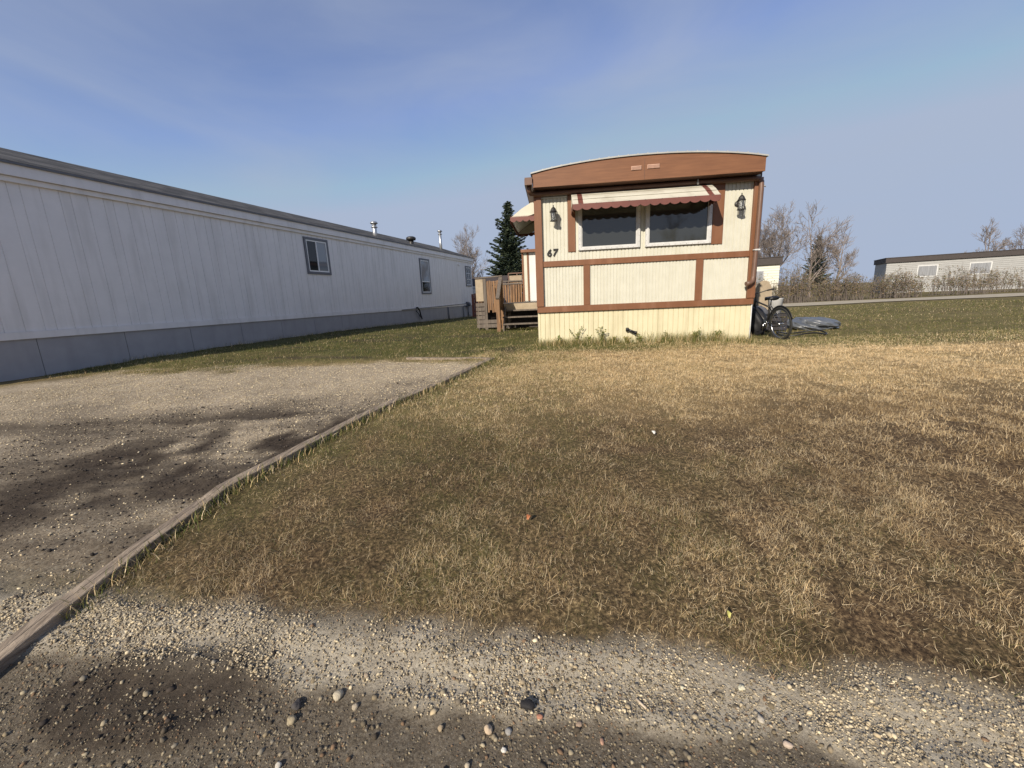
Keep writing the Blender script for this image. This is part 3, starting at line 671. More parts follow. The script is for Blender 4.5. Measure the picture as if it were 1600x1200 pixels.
# awnings
def awning(root, x0, x1, zt, ze, out, fn, scal=.075, nm='awning'):
    """fn(x, o, z): local point; o = distance out from the wall"""
    prof = [(0, zt), (out*.18, zt-.012), (out*.55, zt-(zt-ze)*.42), (out*.9, ze+.03), (out, ze)]
    a = MB(); c = .05
    bands = [x0+.012, x0+.10, x0+.185, x1-.185, x1-.10, x1-.012]
    seg = [(bands[0], bands[1]), (bands[2], bands[3]), (bands[4], bands[5])]
    def sheet(mb, xa, xb, lift=0.):
        for k in range(len(prof)-1):
            (o0, z0), (o1, z1) = prof[k], prof[k+1]; t = .012
            mb.add([fn(xa, o0, z0+lift), fn(xb, o0, z0+lift), fn(xb, o1, z1+lift), fn(xa, o1, z1+lift), fn(xa, o0, z0-t), fn(xb, o0, z0-t), fn(xb, o1, z1-t), fn(xa, o1, z1-t)],
                   [(3, 2, 1, 0), (4, 5, 6, 7), (0, 1, 5, 4), (2, 3, 7, 6), (1, 2, 6, 5), (3, 0, 4, 7)])
        for f in (.36, .70):     # seams between the awning slats
            o_ = out*f; z_ = np.interp(o_, [p[0] for p in prof], [p[1] for p in prof])+lift
            mb.add([fn(xa, o_, z_+.010), fn(xb, o_, z_+.010), fn(xb, o_+.012, z_+.002), fn(xa, o_+.012, z_+.002), fn(xa, o_, z_-.004), fn(xb, o_, z_-.004)], [(3, 2, 1, 0), (0, 1, 5, 4)])
    for xa, xb in seg: sheet(a, xa, xb)
    for xe in (x0, x1-.012):      # closed ends
        pts = [(o_, z_) for o_, z_ in prof]+[(out, ze-.02), (out*.5, ze-.02+.0), (0.02, ze+.05)]
        a.prism(pts, lambda u, v, t, xe=xe: fn(xe+.012*t, u, v))
    aw = a.build(nm, AWNING, root)
    for q in (1, 3): s = MB(); sheet(s, bands[q], bands[q+1], .002); s.build('stripe', MAROON, aw)
    v = MB(); n = int(round((x1-x0)/.16)); m = 8; top = []; bot = []
    for k in range(n*m+1):
        xx = x0+(x1-x0)*k/(n*m); ph = abs(math.sin(math.pi*k/m))
        top.append(xx); bot.append(ze-.03-scal*.55-(scal*.45)*(ph**.7))
    for k in range(n*m):
        v.add([fn(top[k], out+.004, ze-.002), fn(top[k+1], out+.004, ze-.002), fn(top[k+1], out+.004, bot[k+1]), fn(top[k], out+.004, bot[k]),
               fn(top[k], out-.008, ze-.002), fn(top[k+1], out-.008, ze-.002), fn(top[k+1], out-.008, bot[k+1]), fn(top[k], out-.008, bot[k])],
              [(0, 3, 2, 1), (4, 5, 6, 7), (0, 1, 5, 4), (3, 7, 6, 2)])
    for xe, sgn in ((x0, 1), (x1, -1)):
        m2 = 4*6; oo = [out*k/m2 for k in range(m2+1)]; bb = [ze-.03-scal*.55-scal*.45*(abs(math.sin(math.pi*k/6))**.7)+.02 for k in range(m2+1)]
        for k in range(m2):
            v.add([fn(xe-.003*sgn, oo[k], ze+.03), fn(xe-.003*sgn, oo[k+1], ze-.0), fn(xe-.003*sgn, oo[k+1], bb[k+1]), fn(xe-.003*sgn, oo[k], bb[k]),
                   fn(xe+.006*sgn, oo[k], ze+.03), fn(xe+.006*sgn, oo[k+1], ze-.0), fn(xe+.006*sgn, oo[k+1], bb[k+1]), fn(xe+.006*sgn, oo[k], bb[k])], [(0, 1, 2, 3), (7, 6, 5, 4), (3, 2, 6, 7)])
    s = v; s.use(1)
    for k in range(9):
        xx = x0+(x1-x0)*(k+.5)/9; s.tube([fn(xx, out+.010, ze-.005), fn(xx, out+.002, ze-.005)], .007, 6)
    v.build('valance', MAROON, aw, more=[SCREW])
    return aw
awning(home, .675, 3.125, 3.165, 2.893, .55, lambda x, o, z: (x, -o, z))
awning(home, .35, 2.4, 3.165, 2.90, .50, lambda x, o, z: (-o, 2.75-x, z))
# window on the left side below its awning
b = MB(); b.box(-.03, .0, .5, 2.3, 2.2, 3.0); wo = b.build('window', WHITE_ALU, home); b = MB(); b.box(-.036, -.028, .56, 2.24, 2.26, 2.94); b.build('window_pane', DARKPANE, wo)
# lamps
def wall_lamp(x, zc):
    y = -.15
    b = MB(); b.lathe([(.0, -.012), (.05, -.012), (.055, 0), (.035, .012), (0, .014)], 14, (x, 0, zc+.02), Matrix.Rotation(R(90), 4, 'X'))
    b.tube([(x, -.01, zc+.03), (x, -.07, zc+.07), (x, -.12, zc+.10), (x, y, zc+.11)], .011, 8); o = b.build('wall_lamp', BLACK_METAL, home)
    b = MB(); b.lathe([(.074, -.0), (.070, .006), (.056, .030), (.045, .056), (.030, .076), (.011, .09), (.008, .102), (.012, .11), (.004, .122), (0, .13)], 8, (x, y, zc+.05), smooth=False); b.build('lamp_cap', BLACK_METAL, o)
    b = MB()
    for k in range(6):
        a = math.pi/6+k*math.pi/3; b.tube([(x+.058*math.cos(a), y+.058*math.sin(a), zc+.05), (x+.053*math.cos(a), y+.053*math.sin(a), zc-.095)], .0055, 5)
    b.lathe([(.047, 0), (.066, 0), (.069, .008), (.055, .016), (.043, .016)], 16, (x, y, zc-.108)); b.build('lamp_cage', BLACK_METAL, o)
    b = MB(); b.lathe([(.040, -.11), (.048, .0), (.046, .05)], 16, (x, y, zc)); b.build('lamp_glass', LAMPGLASS, o)
    b = MB(); b.lathe([(0, -.09), (.014, -.09), (.016, -.03), (.020, .0), (.012, .03), (0, .035)], 10, (x, y, zc)); b.build('bulb', WHITE_ALU, o)
wall_lamp(.345, 2.81); wall_lamp(3.625, 2.80)
# house number 67
def digit(ch, x, z, h, lab):
    cu = bpy.data.curves.new('digit_curve', 'FONT'); cu.body = ch; cu.size = h*1.42; cu.extrude = .006; cu.offset = .006; cu.shear = .12
    tmp = bpy.data.objects.new('tmp', cu); COL.objects.link(tmp); dg = bpy.context.evaluated_depsgraph_get()
    me = bpy.data.meshes.new_from_object(tmp.evaluated_get(dg)); bpy.data.objects.remove(tmp)
    me.materials.clear(); me.materials.append(DIGIT)
    o = link(bpy.data.objects.new('house_digit', me), home); o.location = (x, -.012, z-home.location.z); o.rotation_euler = (R(90), 0, 0); o['label'] = lab
digit('6', .205, 2.10, .125, 'black number 6'); digit('7', .312, 2.105, .125, 'black number 7')
# stub pipe through the skirting
b = MB(); b.tube([(1.72, -.02, .66), (1.78, -.06, .635), (1.86, -.07, .60)], .022, 8); b.tube([(1.72, -.02, .63), (1.72, -.03, .69)], .03, 8); b.tube([(1.86, -.07, .575), (1.87, -.075, .625)], .03, 8); b.build('drain_stub', BLACK_PLASTIC, home)
# entry porch on the left side
py0, py1, px0 = 5.75, 8.2, -.66
b = MB(); b.box(px0, -.0, py0, py1, 1.22, 2.78); ep = b.build('entry_porch', WHITEW, home)
b = MB(); b.box(px0-.03, -.0, py0-.16, py1, 2.782, 2.87); b.build('roof', BROWN, ep)
for x0 in (px0-.012, px0+.155):
    b = MB(); b.box(x0, x0+.06, py0-.03, py0-.002, 1.24, 2.78); b.build('trim_board', BROWN, ep)
b = MB(); b.box(px0+.049, px0+.154, py0-.02, py0-.002, 1.24, 2.78); b.build('side_panel', CREAM, ep)
b = MB(); b.box(-.44, -.06, py0-.012, py0-.002, 1.25, 2.70); b.build('door', WHITEW, ep)

# ------------------------------------------------------------------ wooden deck
dz = gzf(*tr(-1, 4.1))
deck = empty('wooden_deck', (*tr(0, 0), dz), -TAZ, 'weathered wooden deck with picket railings and open steps beside the cream home', 'deck')
DF = 1.20
b = MB()
for k in range(13): b.box(-1.95, -.03, 4.10+k*.248, 4.10+k*.248+.238, DF-.04, DF)
b.build('deck_boards', WOOD_GREY, deck)
b = MB(); b.box(-1.13, -.03, 4.06, 4.096, DF-.20, DF-.005); b.build('front_board', WOOD_TAN, deck)
for x in (-1.9, -1.0, -.1):
    for y in (4.2, 5.7, 7.2): b = MB(); b.beam((x, y, dz-.1), (x, y, DF-.05), .09, .09); b.build('support_post', WOOD_GREY, deck)
for k in range(3):
    z = DF-.18*(k+1); y = 4.06-.26*(k+1)
    b = MB(); b.box(-1.16+.03*k, -.04, y, y+.25, z-.035, z); b.build('step', WOOD_GREY, deck)
for x in (-1.10, -.12):
    b = MB(); b.prism([(4.05, .62), (4.05, 1.12), (3.98, 1.12), (3.25, .58), (3.25, dz-.03), (3.35, dz-.03)], lambda u, v, t, x=x: (x+.04*t, u, v)); b.build('stringer', WOOD_GREY, deck)
b = MB(); b.box(-1.02, -.1, 3.28, 3.30, dz, .66); 
# left front picket panel, with posts
def pickets(b, x0, x1, y, z0, z1, n, horiz=True, w=.075):
    for k in range(n):
        x = x0+(x1-x0)*(k+.5)/n; j = random.uniform(-.03, .03); tl = random.uniform(-.02, .02)
        if horiz: b.beam((x, y, z0+j*2.2), (x+tl, y, z1+j*.5), .02, w*random.uniform(.55, 1.1), (1, 0, 0))
        else: b.beam((y, x, z0+j), (y, x+tl, z1+j*.5), w*random.uniform(.8, 1.15), .02, (1, 0, 0))
b = MB(); pickets(b, -1.62, -1.24, 4.03, 1.02, 1.88, 6, w=.058); b.build('pickets', WOOD_OR, deck)
b = MB(); b.beam((-1.68, 4.08, dz-.05), (-1.68, 4.08, 1.96), .085, .085); b.build('rail_post', WOOD_GREY, deck)
b = MB(); b.beam((-1.20, 4.12, dz-.05), (-1.20, 4.12, 2.02), .09, .09); b.build('rail_post', WOOD_OR, deck)
b = MB(); b.beam((-1.95, 4.07, 1.965), (-1.15, 4.07, 2.0), .11, .035); b.build('top_rail', WOOD_GREY, deck)
b = MB(); b.box(-1.95, -1.73, 4.04, 4.06, 1.30, 1.93); b.build('side_panel', WOOD_TAN, deck)
b = MB()
for k in range(6): b.box(-1.97, -1.25 if k > 3 else -1.70, 4.03, 4.05, 1.27-.125*(k+1), 1.27-.125*(k+1)+.105)
b.build('skirt_boards', WOOD_GREY, deck)
b = MB(); b.box(-1.93, -.05, 4.62, 4.65, dz-.1, DF-.06); b.build('under_deck_shade', DARKROOF, deck)  # dark sheet added to make the black shade under the deck
# stair railing running down towards the road, seen nearly edge-on
b = MB(); b.beam((-1.20, 3.20, dz-.06), (-1.21, 3.24, 1.36), .10, .10); b.build('stair_post', WOOD_OR, deck)
b = MB(); b.beam((-1.20, 4.10, 1.99), (-1.20, 3.16, 1.36), .10, .045); b.build('stair_rail', WOOD_GREY, deck)
b = MB()
for k in range(7):
    y = 3.30+k*.115; zt_ = 1.38+(y-3.2)*.68; b.beam((-1.235, y, zt_-.85), (-1.235+random.uniform(-.01, .01), y, zt_), .022, .085, (0, 1, 0))
b.build('stair_pickets', WOOD_OR, deck)
# far railing
b = MB(); pickets(b, -1.85, -.70, 7.28, 1.10, 1.92, 12, w=.085); b.build('pickets', WOOD_OR, deck)
b = MB(); b.box(-1.95, -.66, 7.24, 7.32, 1.95, 1.99); b.box(-1.95, -.66, 7.25, 7.27, 1.85, 1.90); b.build('top_rail', WOOD_GREY, deck)
for x in (-1.9, -1.25, -.70):
    b = MB(); b.beam((x, 7.34, 1.15), (x, 7.34, 2.0), .08, .08); b.build('rail_post', WOOD_GREY, deck)
b = MB(); pickets(b, 4.3, 7.2, -1.93, 1.05, 1.9, 26, False); b.build('pickets', WOOD_OR, deck)
# pale planter box and thin frame standing on the far side of the deck
b = MB(); b.box(-1.28, -.82, 7.45, 7.75, 1.96, 2.17); b.box(-1.24, -.86, 7.5, 7.7, dz, 1.96); o = b.build('plywood_bin', WOOD_TAN, None); o.location = (TA[0], TA[1], 0); o.rotation_euler = (0, 0, -TAZ); tag(o, 'pale plywood bin showing above the far deck railing', 'bin')
b = MB()
for a_, c_ in (((-1.36, 7.9, 2.28), (-.72, 7.9, 2.28)), ((-1.36, 7.9, 2.14), (-.72, 7.9, 2.14)), ((-1.36, 7.9, .5), (-1.36, 7.9, 2.28)), ((-.72, 7.9, .5), (-.72, 7.9, 2.28)), ((-1.03, 7.9, 2.14), (-1.03, 7.9, 2.28))): b.beam(a_, c_, .035, .035)
o = b.build('trellis_frame', BROWN_DARK); o.location = (TA[0], TA[1], 0); o.rotation_euler = (0, 0, -TAZ); tag(o, 'thin dark brown frame standing behind the far deck railing', 'trellis')

# ------------------------------------------------------------------ left mobile home
hz = .38
lh = empty('mobile_home', (*HA, hz), -HAZ, 'long white mobile home with grey skirting and dark shingle roof on the left', 'mobile home')
S0, S1 = -6.2, 15.17; HW = 4.6
def along(b, s0, s1, z0, z1, pitch, gw, gd, x=0.):
    pts = [(x, s0)]; s = s0+pitch*.5; k = 0
    while s < s1-.03:
        pts += [(x, s-gw), (x-gd, s-gw*.4), (x-gd, s+gw*.4), (x, s+gw)]; s += pitch*(1. if k % 3 else .62); k += 1
    pts.append((x, s1)); n = len(pts)
    b.add([(px, py, z0) for px, py in pts]+[(px, py, z1) for px, py in pts], [(i, i+1, n+i+1, n+i) for i in range(n-1)])
b = MB(); along(b, S0, S1, 1.17, 3.53, .235, .008, .010); b.box(-HW, -.012, S0, S1, 1.10, 3.53); b.build('wall', HWHITE, lh)
b = MB(); b.box(-.02, .028, S0, S1+.01, 1.055, 1.168); b.build('belt_board', HWHITE, lh)
b = MB(); b.box(-HW+.05, -.03, S0+.02, S1-.02, .15, 1.06)
s = S0
while s < S1-.03:
    e = min(s+1.22, S1-.02); b.box(-.03, -.004, s+.004, e-.004, .15, 1.058); s += 1.22
b.build('skirting', HGREY, lh)
b = MB(); b.box(-.06, .10, S0-.1, S1+.15, 3.535, 3.72); b.box(-.06, .05, S0-.1, S1+.13, 3.45, 3.53); b.build('fascia', HWHITE, lh)
b = MB(); b.box(.102, .135, S0-.1, S1+.16, 3.705, 3.738); b.build('drip_edge', HTRIM, lh)
b = MB()
rz = .84
b.add([(.14, S0-.12, 3.74), (.14, S1+.18, 3.74), (-HW/2, S1+.18, 3.74+rz), (-HW/2, S0-.12, 3.74+rz), (-HW-.14, S1+.18, 3.74), (-HW-.14, S0-.12, 3.74)], [(0, 1, 2, 3), (3, 2, 4, 5), (0, 3, 5), (1, 4, 2), (0, 5, 4, 1)])
b.build('roof', SHINGLE, lh)
def lh_window(s0, s1, z0, z1, kind):
    t = .075
    f = MB(); f.box(-.004, .032, s0, s1, z1-t, z1); f.box(-.004, .032, s0, s1, z0, z0+t); f.box(-.004, .032, s0, s0+t, z0+t, z1-t); f.box(-.004, .032, s1-t, s1, z0+t, z1-t)
    o = f.build('window', HTRIM, lh, .002)
    a0, a1, c0, c1 = s0+t, s1-t, z0+t, z1-t; w = .035
    f = MB(); f.box(-.004, .024, a0, a1, c1-w, c1); f.box(-.004, .024, a0, a1, c0, c0+w); f.box(-.004, .024, a0, a0+w, c0+w, c1-w); f.box(-.004, .024, a1-w, a1, c0+w, c1-w)
    g = MB(); g2 = MB()
    if kind == 'slide':
        mid = a0+(a1-a0)*.48; f.box(-.004, .026, mid-w*.5, mid+w*.5, c0+w, c1-w)
        g.box(-.002, .006, a0+w, mid-w*.5, c0+w, c1-w); g2.box(-.002, .008, mid+w*.5, a1-w, c0+w, c1-w)
    elif kind == 'hung':
        mid = c0+(c1-c0)*.34; f.box(-.004, .026, a0+w, a1-w, mid-w*.5, mid+w*.5)
        g.box(-.002, .006, a0+w, a1-w, c0+w, mid-w*.5); g2.box(-.002, .008, a0+w, a1-w, mid+w*.5, c1-w)
    else:
        for k in (1, 2): f.box(-.004, .022, a0+w, a1-w, c0+(c1-c0)*k/3-.012, c0+(c1-c0)*k/3+.012)
        f.box(-.004, .0215, (a0+a1)/2-.012, (a0+a1)/2+.012, c0+w, c1-w); g.box(-.002, .006, a0+w, a1-w, c0+w, c1-w)
    f.build('sash', SASH, o); g.build('pane', DARKPANE, o)
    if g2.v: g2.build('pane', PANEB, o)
PANEB = glass_mat('reflection_tinted_pane', (.22, .24, .26), .03, 1.8)  # bright reflection put into the pale base colour
SASH = mat('white_sash', (.85, .85, .84), (.8, .8, .79), .4)
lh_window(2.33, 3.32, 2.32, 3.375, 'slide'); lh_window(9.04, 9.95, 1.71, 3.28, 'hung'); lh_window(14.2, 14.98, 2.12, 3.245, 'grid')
b = MB(); b.box(0, .04, 13.25, 13.45, 3.21, 3.29); b.build('vent_hood', HWHITE, lh)
def flue(x, s, zb, zt_, r, m, cap):
    b = MB(); b.tube([(x, s, zb), (x, s, zt_)], r, 14)
    if cap: b.lathe([(r*1.3, 0), (r*1.7, .02), (r*1.7, .05), (r*1.2, .09), (0, .1)], 14, (x, s, zt_-.06)); b.lathe([(r*1.0, 0), (r*1.45, .01), (r*1.45, .035), (r, .05)], 14, (x, s, zt_-.2))
    b.build('flue', m, lh)
flue(-.55, 6.75, 3.7, 4.47, .085, GALV, True); flue(-.75, 12.9, 3.7, 5.0, .075, GALV, True)
b = MB(); b.tube([(-.5, 9.4, 3.7), (-.5, 9.4, 4.14)], .11, 16); b.lathe([(.13, 0), (.20, .01), (.22, .06), (.21, .12), (.14, .16), (0, .17)], 16, (-.5, 9.4, 4.10)); b.build('roof_vent', BLACK_METAL, lh)
b = MB(); b.box(.0, .12, 14.0, 14.25, .98, 1.26); b.lathe([(0, 0), (.1, 0), (.1, .09), (.08, .11), (0, .11)], 14, (.12, 14.12, 1.12), Matrix.Rotation(R(90), 4, 'Y')); b.tube([(.05, 13.9, 1.05), (.05, 13.6, 1.05), (.05, 13.5, .98), (.05, 13.5, .45)], .022, 7); b.tube([(.05, 14.2, .98), (.05, 14.2, .45)], .03, 7); b.build('gas_meter', HTRIM, lh)
b = MB(); b.tube([(.04, 11.6, 1.05), (.045, 11.6, .45)], .03, 8); b.build('service_pipe', HTRIM, lh)
b = MB(); b.tube([(.04, 7.2, 1.075), (.06, 8.2, 1.09), (.06, 9.6, 1.10), (.05, 11.5, 1.13), (.05, 13.9, 1.17)], .014, 6); b.build('conduit', HTRIM, lh)
b = MB(); b.tube([(.05, 8.35, 1.12), (.09, 8.4, 1.14), (.1, 8.55, 1.0), (.09, 8.62, .8), (.07, 8.75, .62)], .03, 8); b.tube([(.05, 8.3, 1.0), (.09, 8.42, .9), (.08, 8.6, .7)], .018, 6); b.build('hose_bundle', BLACK_PLASTIC, lh)

# ------------------------------------------------------------------ bicycle
bx, by = 5.50, 8.30
bike = empty('bicycle', (bx, by, gzf(bx, by)), R(91), 'dark bicycle with black saddle leaning at the right corner of the cream home', 'bicycle')
bike.rotation_euler = (R(-5), 0, R(91.5)); BZ = bike.location.z; WR = .315
def BP(x, y, z): return (x, y, z+BZ)
def wheel(cx):
    b = MB(); b.tube([BP(cx+WR*math.cos(a), 0, WR+WR*math.sin(a)) for a in [2*math.pi*k/48 for k in range(48)]], .021, 8, closed=True); w = b.build('wheel', RUBBER, bike)
    b = MB(); r = WR-.028; b.tube([BP(cx+r*math.cos(a), 0, WR+r*math.sin(a)) for a in [2*math.pi*k/48 for k in range(48)]], .013, 6, closed=True); b.build('rim', CHROME, w)
    b = MB()
    for k in range(28):
        a = 2*math.pi*k/28; s_ = (1 if k % 2 else -1); h = a+(.9 if k % 4 < 2 else -.9)
        b.tube([BP(cx+.022*math.cos(h), .026*s_, WR+.022*math.sin(h)), BP(cx+r*math.cos(a), 0, WR+r*math.sin(a))], .0016, 4, caps=False)
    b.build('spokes', CHROME, w)
    b = MB(); b.tube([BP(cx, -.05, WR), BP(cx, .05, WR)], .02, 10); b.tube([BP(cx, -.028, WR), BP(cx, -.024, WR)], .032, 12); b.tube([BP(cx, .024, WR), BP(cx, .028, WR)], .032, 12); b.build('hub', CHROME, w)
FX = 1.04
wheel(0.); wheel(FX)
BB = (.43, 0, .30); ST = (.30, 0, .70); HT = (.80, 0, .80); HB = (.845, 0, .66)
b = MB(); b.tube([BP(*BB), BP(*ST)], .017, 8); b.tube([BP(*BB), BP(*HB)], .019, 8); b.tube([BP(.315, 0, .64), BP(.81, 0, .77)], .017, 8); b.tube([BP(*HB), BP(*HT)], .021, 8)
for s_ in (-1, 1): b.tube([BP(.43, .03*s_, .30), BP(.0, .06*s_, WR)], .010, 6); b.tube([BP(.31, .02*s_, .66), BP(.0, .06*s_, WR)], .009, 6)
b.build('frame', BLACK_METAL, bike)
b = MB(); b.tube([BP(.84, 0, .67), BP(.835, 0, .70)], .022, 8)
for s_ in (-1, 1): b.tube([BP(.85, .045*s_, .66), BP(.93, .05*s_, .45), BP(FX, .055*s_, WR)], .012, 7)
b.tube([BP(.85, -.05, .665), BP(.85, .05, .665)], .014, 7); b.build('fork', BLACK_METAL, bike)
b = MB(); b.tube([BP(.80, 0, .80), BP(.785, 0, .90), BP(.83, 0, .93)], .013, 7); b.tube([BP(.70, -.30, .98), BP(.78, -.22, .965), BP(.84, -.1, .93), BP(.84, .1, .93), BP(.78, .22, .965), BP(.70, .30, .98)], .011, 7); hb = b.build('handlebar', BLACK_METAL, bike)
for s_ in (-1, 1):
    b = MB(); b.tube([BP(.765, .235*s_, .968), BP(.70, .30*s_, .98), BP(.675, .325*s_, .983)], .017, 8); b.build('grip', RUBBER, hb)
b = MB(); b.tube([BP(.30, 0, .69), BP(.275, 0, .79)], .012, 7); b.build('seat_post', CHROME, bike)
b = MB(); sec = [(-.0, .10, .0), (.05, .115, .012), (.12, .085, .010), (.20, .04, .004), (.29, .026, -.004), (.315, .012, -.012)]
vs = []; n = 10
for (x, w, z) in sec:
    for k in range(n):
        a = 2*math.pi*k/n; vs.append(BP(.165+x, w*math.cos(a), .83+z+(.03 if math.sin(a) > 0 else .045)*math.sin(a)))
fs = [(i*n+k, i*n+(k+1) % n, (i+1)*n+(k+1) % n, (i+1)*n+k) for i in range(len(sec)-1) for k in range(n)]+[tuple(reversed(range(n))), tuple((len(sec)-1)*n+k for k in range(n))]
b.add(vs, fs, True); b.build('saddle', BLACK_PLASTIC, bike)
b = MB(); rr = WR+.035; b.tube([BP(rr*math.cos(a), 0, WR+rr*math.sin(a)) for a in [R(10+k*8) for k in range(20)]], .026, 8, sx=1., sy=.35); b.build('mudguard', BLACK_PLASTIC, bike)
b = MB(); b.lathe([(.03, 0), (.095, 0), (.095, .004), (.03, .006)], 22, BP(.43, .05, .30), Matrix.Rotation(R(90), 4, 'X')); b.tube([BP(.43, .07, .30), BP(.47, .075, .14)], .009, 6); b.tube([BP(.43, -.07, .30), BP(.39, -.075, .46)], .009, 6); b.tube([BP(.43, -.07, .30), BP(.43, .07, .30)], .016, 8); ck = b.build('crank', CHROME, bike)
for (x, s_, z) in ((.47, 1, .14), (.39, -1, .46)):
    b = MB(); b.box(x-.045, x+.045, s_*.08-(0 if s_ > 0 else .09), s_*.08+(.09 if s_ > 0 else 0), BZ+z-.012, BZ+z+.012); b.build('pedal', BLACK_PLASTIC, ck)
b = MB(); b.tube([BP(.0, .045, WR+.035), BP(.43, .05, .395)], .005, 5); b.tube([BP(.0, .045, WR-.035), BP(.43, .05, .205)], .005, 5); b.build('chain', BLACK_METAL, bike)

# things piled by the bicycle
def blob(name, m, loc, size, label, cat, seed=1, sub=4, amp=.5, flat=True):
    import bmesh
    bm = bmesh.new(); bmesh.ops.create_icosphere(bm, subdivisions=sub, radius=1.)
    for v in bm.verts:
        n = v.co.copy(); d = float(fbm(n.x*1.3+seed*9+n.z*.9, n.y*1.3-n.z*1.1, 1.4, 4, seed)-.5)
        ridg = abs(float(vnoise(n.x*3+seed+n.z*2.2, n.y*3-n.z*1.4, seed+5))-.5)
        v.co = Vector((n.x*size[0], n.y*size[1], n.z*size[2]))*(1+amp*d+amp*.4*ridg)
        if flat and v.co.z < -size[2]*.62: v.co.z = -size[2]*.62
    me = bpy.data.meshes.new(name); bm.to_mesh(me); bm.free()
    for p in me.polygons: p.use_smooth = True
    me.materials.append(m); o = link(bpy.data.objects.new(name, me)); o.location = loc
    return tag(o, label, cat)
g0 = gzf(5.5, 9.6)
blob('garbage_bag', BAG, (5.50, 9.25, g0+.22), (.24, .30, .36), 'black plastic garbage bag behind the bicycle frame', 'garbage bag', 2)
blob('garbage_bag', mat('grey_bag_plastic', (.12, .125, .14), (.07, .07, .08), .4, 8, bump=.6, bscale=8), (6.12, 10.15, g0+.22), (.24, .26, .36), 'grey lumpy bag under the bicycle saddle', 'garbage bag', 3)
blob('tarp', TARP, (7.40, 10.1, gzf(7.4, 10)+.10), (.55, .45, .16), 'crumpled grey blue tarp on the grass behind the bicycle', 'tarp', 4, 5, .8)
# round-topped plywood panel leaning on the wall
b = MB(); n = 16
outl = [(-.2, 0), (.2, 0), (.2, .70)]+[(.2*math.cos(a), .70+.32*math.sin(a)) for a in [math.pi*k/n for k in range(1, n)]]+[(-.2, .70)]
b.prism(outl, lambda u, v, t: (u, .03*t-.13*v, v)); o = b.build('plywood_sheet', WOOD_TAN); o.location = (6.55, 10.75, g0); o.scale = (1, 1, 1.18); o.rotation_euler = (0, 0, R(-22)); tag(o, 'round topped tan panel standing behind the bicycle handlebar', 'wooden panel')
b = MB(); b.lathe([(0, .0), (.13, 0), (.16, .34), (.17, .35), (.15, .345), (.125, .02)], 20); o = b.build('bucket', WHITEW); o.location = (6.46, 10.05, gzf(6.46, 10.05)+.42); tag(o, 'white bucket on a crate behind the bicycle saddle', 'bucket')
b = MB()
for k in range(4):
    z = .02+k*.105
    b.box(-.22, .22, -.17, -.155, z, z+.08); b.box(-.22, .22, .155, .17, z, z+.08); b.box(-.22, -.205, -.155, .155, z, z+.08); b.box(.205, .22, -.155, .155, z, z+.08)
for sx in (-1, 1):
    for sy in (-1, 1): b.box(sx*.2-.012, sx*.2+.012, sy*.145-.01, sy*.145+.01, 0, .42)
b.box(-.22, .22, -.17, .17, .405, .42); o = b.build('crate', mat('dark_crate', (.05, .045, .045), None, .6)); o.location = (6.46, 10.05, gzf(6.46, 10.05)); tag(o, 'dark slatted crate under the white bucket', 'crate')
b = MB(); b.tube([(.42*math.cos(a)*1.2, .42*math.sin(a)*.75, .03+.03*math.sin(3*a)) for a in [2*math.pi*k/40 for k in range(40)]], .016, 7, closed=True); o = b.build('hose', BLACK_PLASTIC); o.location = (6.35, 8.9, gzf(6.35, 8.9)+.02); tag(o, 'black hose loop on the grass beside the rear wheel', 'hose')

# ------------------------------------------------------------------ plants
def leaf_quads(pos, nrm_jit, size, cols, up=.3):
    n = len(pos); a = rng.normal(size=(n, 3)); a[:, 2] += up; a /= np.linalg.norm(a, axis=1)[:, None]
    t = np.cross(a, rng.normal(size=(n, 3))); t /= np.linalg.norm(t, axis=1)[:, None]; u = np.cross(a, t)
    s = size[:, None]
    V = np.stack([pos-t*s*.9, pos+u*s*.35-t*s*.1, pos+t*s*.9, pos-u*s*.35+t*s*.1], 1)
    return V.reshape(-1, 3), np.arange(4*n), np.full(n, 4), np.repeat(cols, 4, 0)
def weed(x, y, h, label, green=True, bushy=1.):
    root = empty('weed_plant', (x, y, gzf(x, y)-.01), random.random()*6, label, 'weed', 'weeds along the yellow skirting')
    z0 = root.location.z; st = MB(); P = []
    for k in range(int(4*bushy)+2):
        a = random.random()*6.28; ln = h*random.uniform(.55, 1.); sp = random.uniform(.1, .45)*h
        pts = [(sp*math.cos(a)*t*t, sp*math.sin(a)*t*t, z0+ln*t) for t in (0, .35, .7, 1)]
        st.tube(pts, [.004, .0035, .003, .0015], 5)
        for t in np.linspace(.15, 1, 9): P += [(sp*math.cos(a)*t*t+random.gauss(0, .012), sp*math.sin(a)*t*t+random.gauss(0, .012), ln*t+random.gauss(0, .01))]*2
    st.build('stem', mat('weed_stem', (.16, .17, .06), None, .7), root)
    P = np.array(P)+rng.normal(0, .012, (len(P), 3)); pal = np.array([[.12, .16, .045], [.18, .20, .06], [.30, .27, .10]]) if green else np.array([[.34, .29, .09], [.42, .33, .11], [.22, .2, .07]])
    V, F, S, C = leaf_quads(P, 1, rng.uniform(.016, .034, len(P)), pal[rng.integers(0, 3, len(P))])
    np_mesh('leaves', V, F, S, LEAFY, colors=C, parent=root)
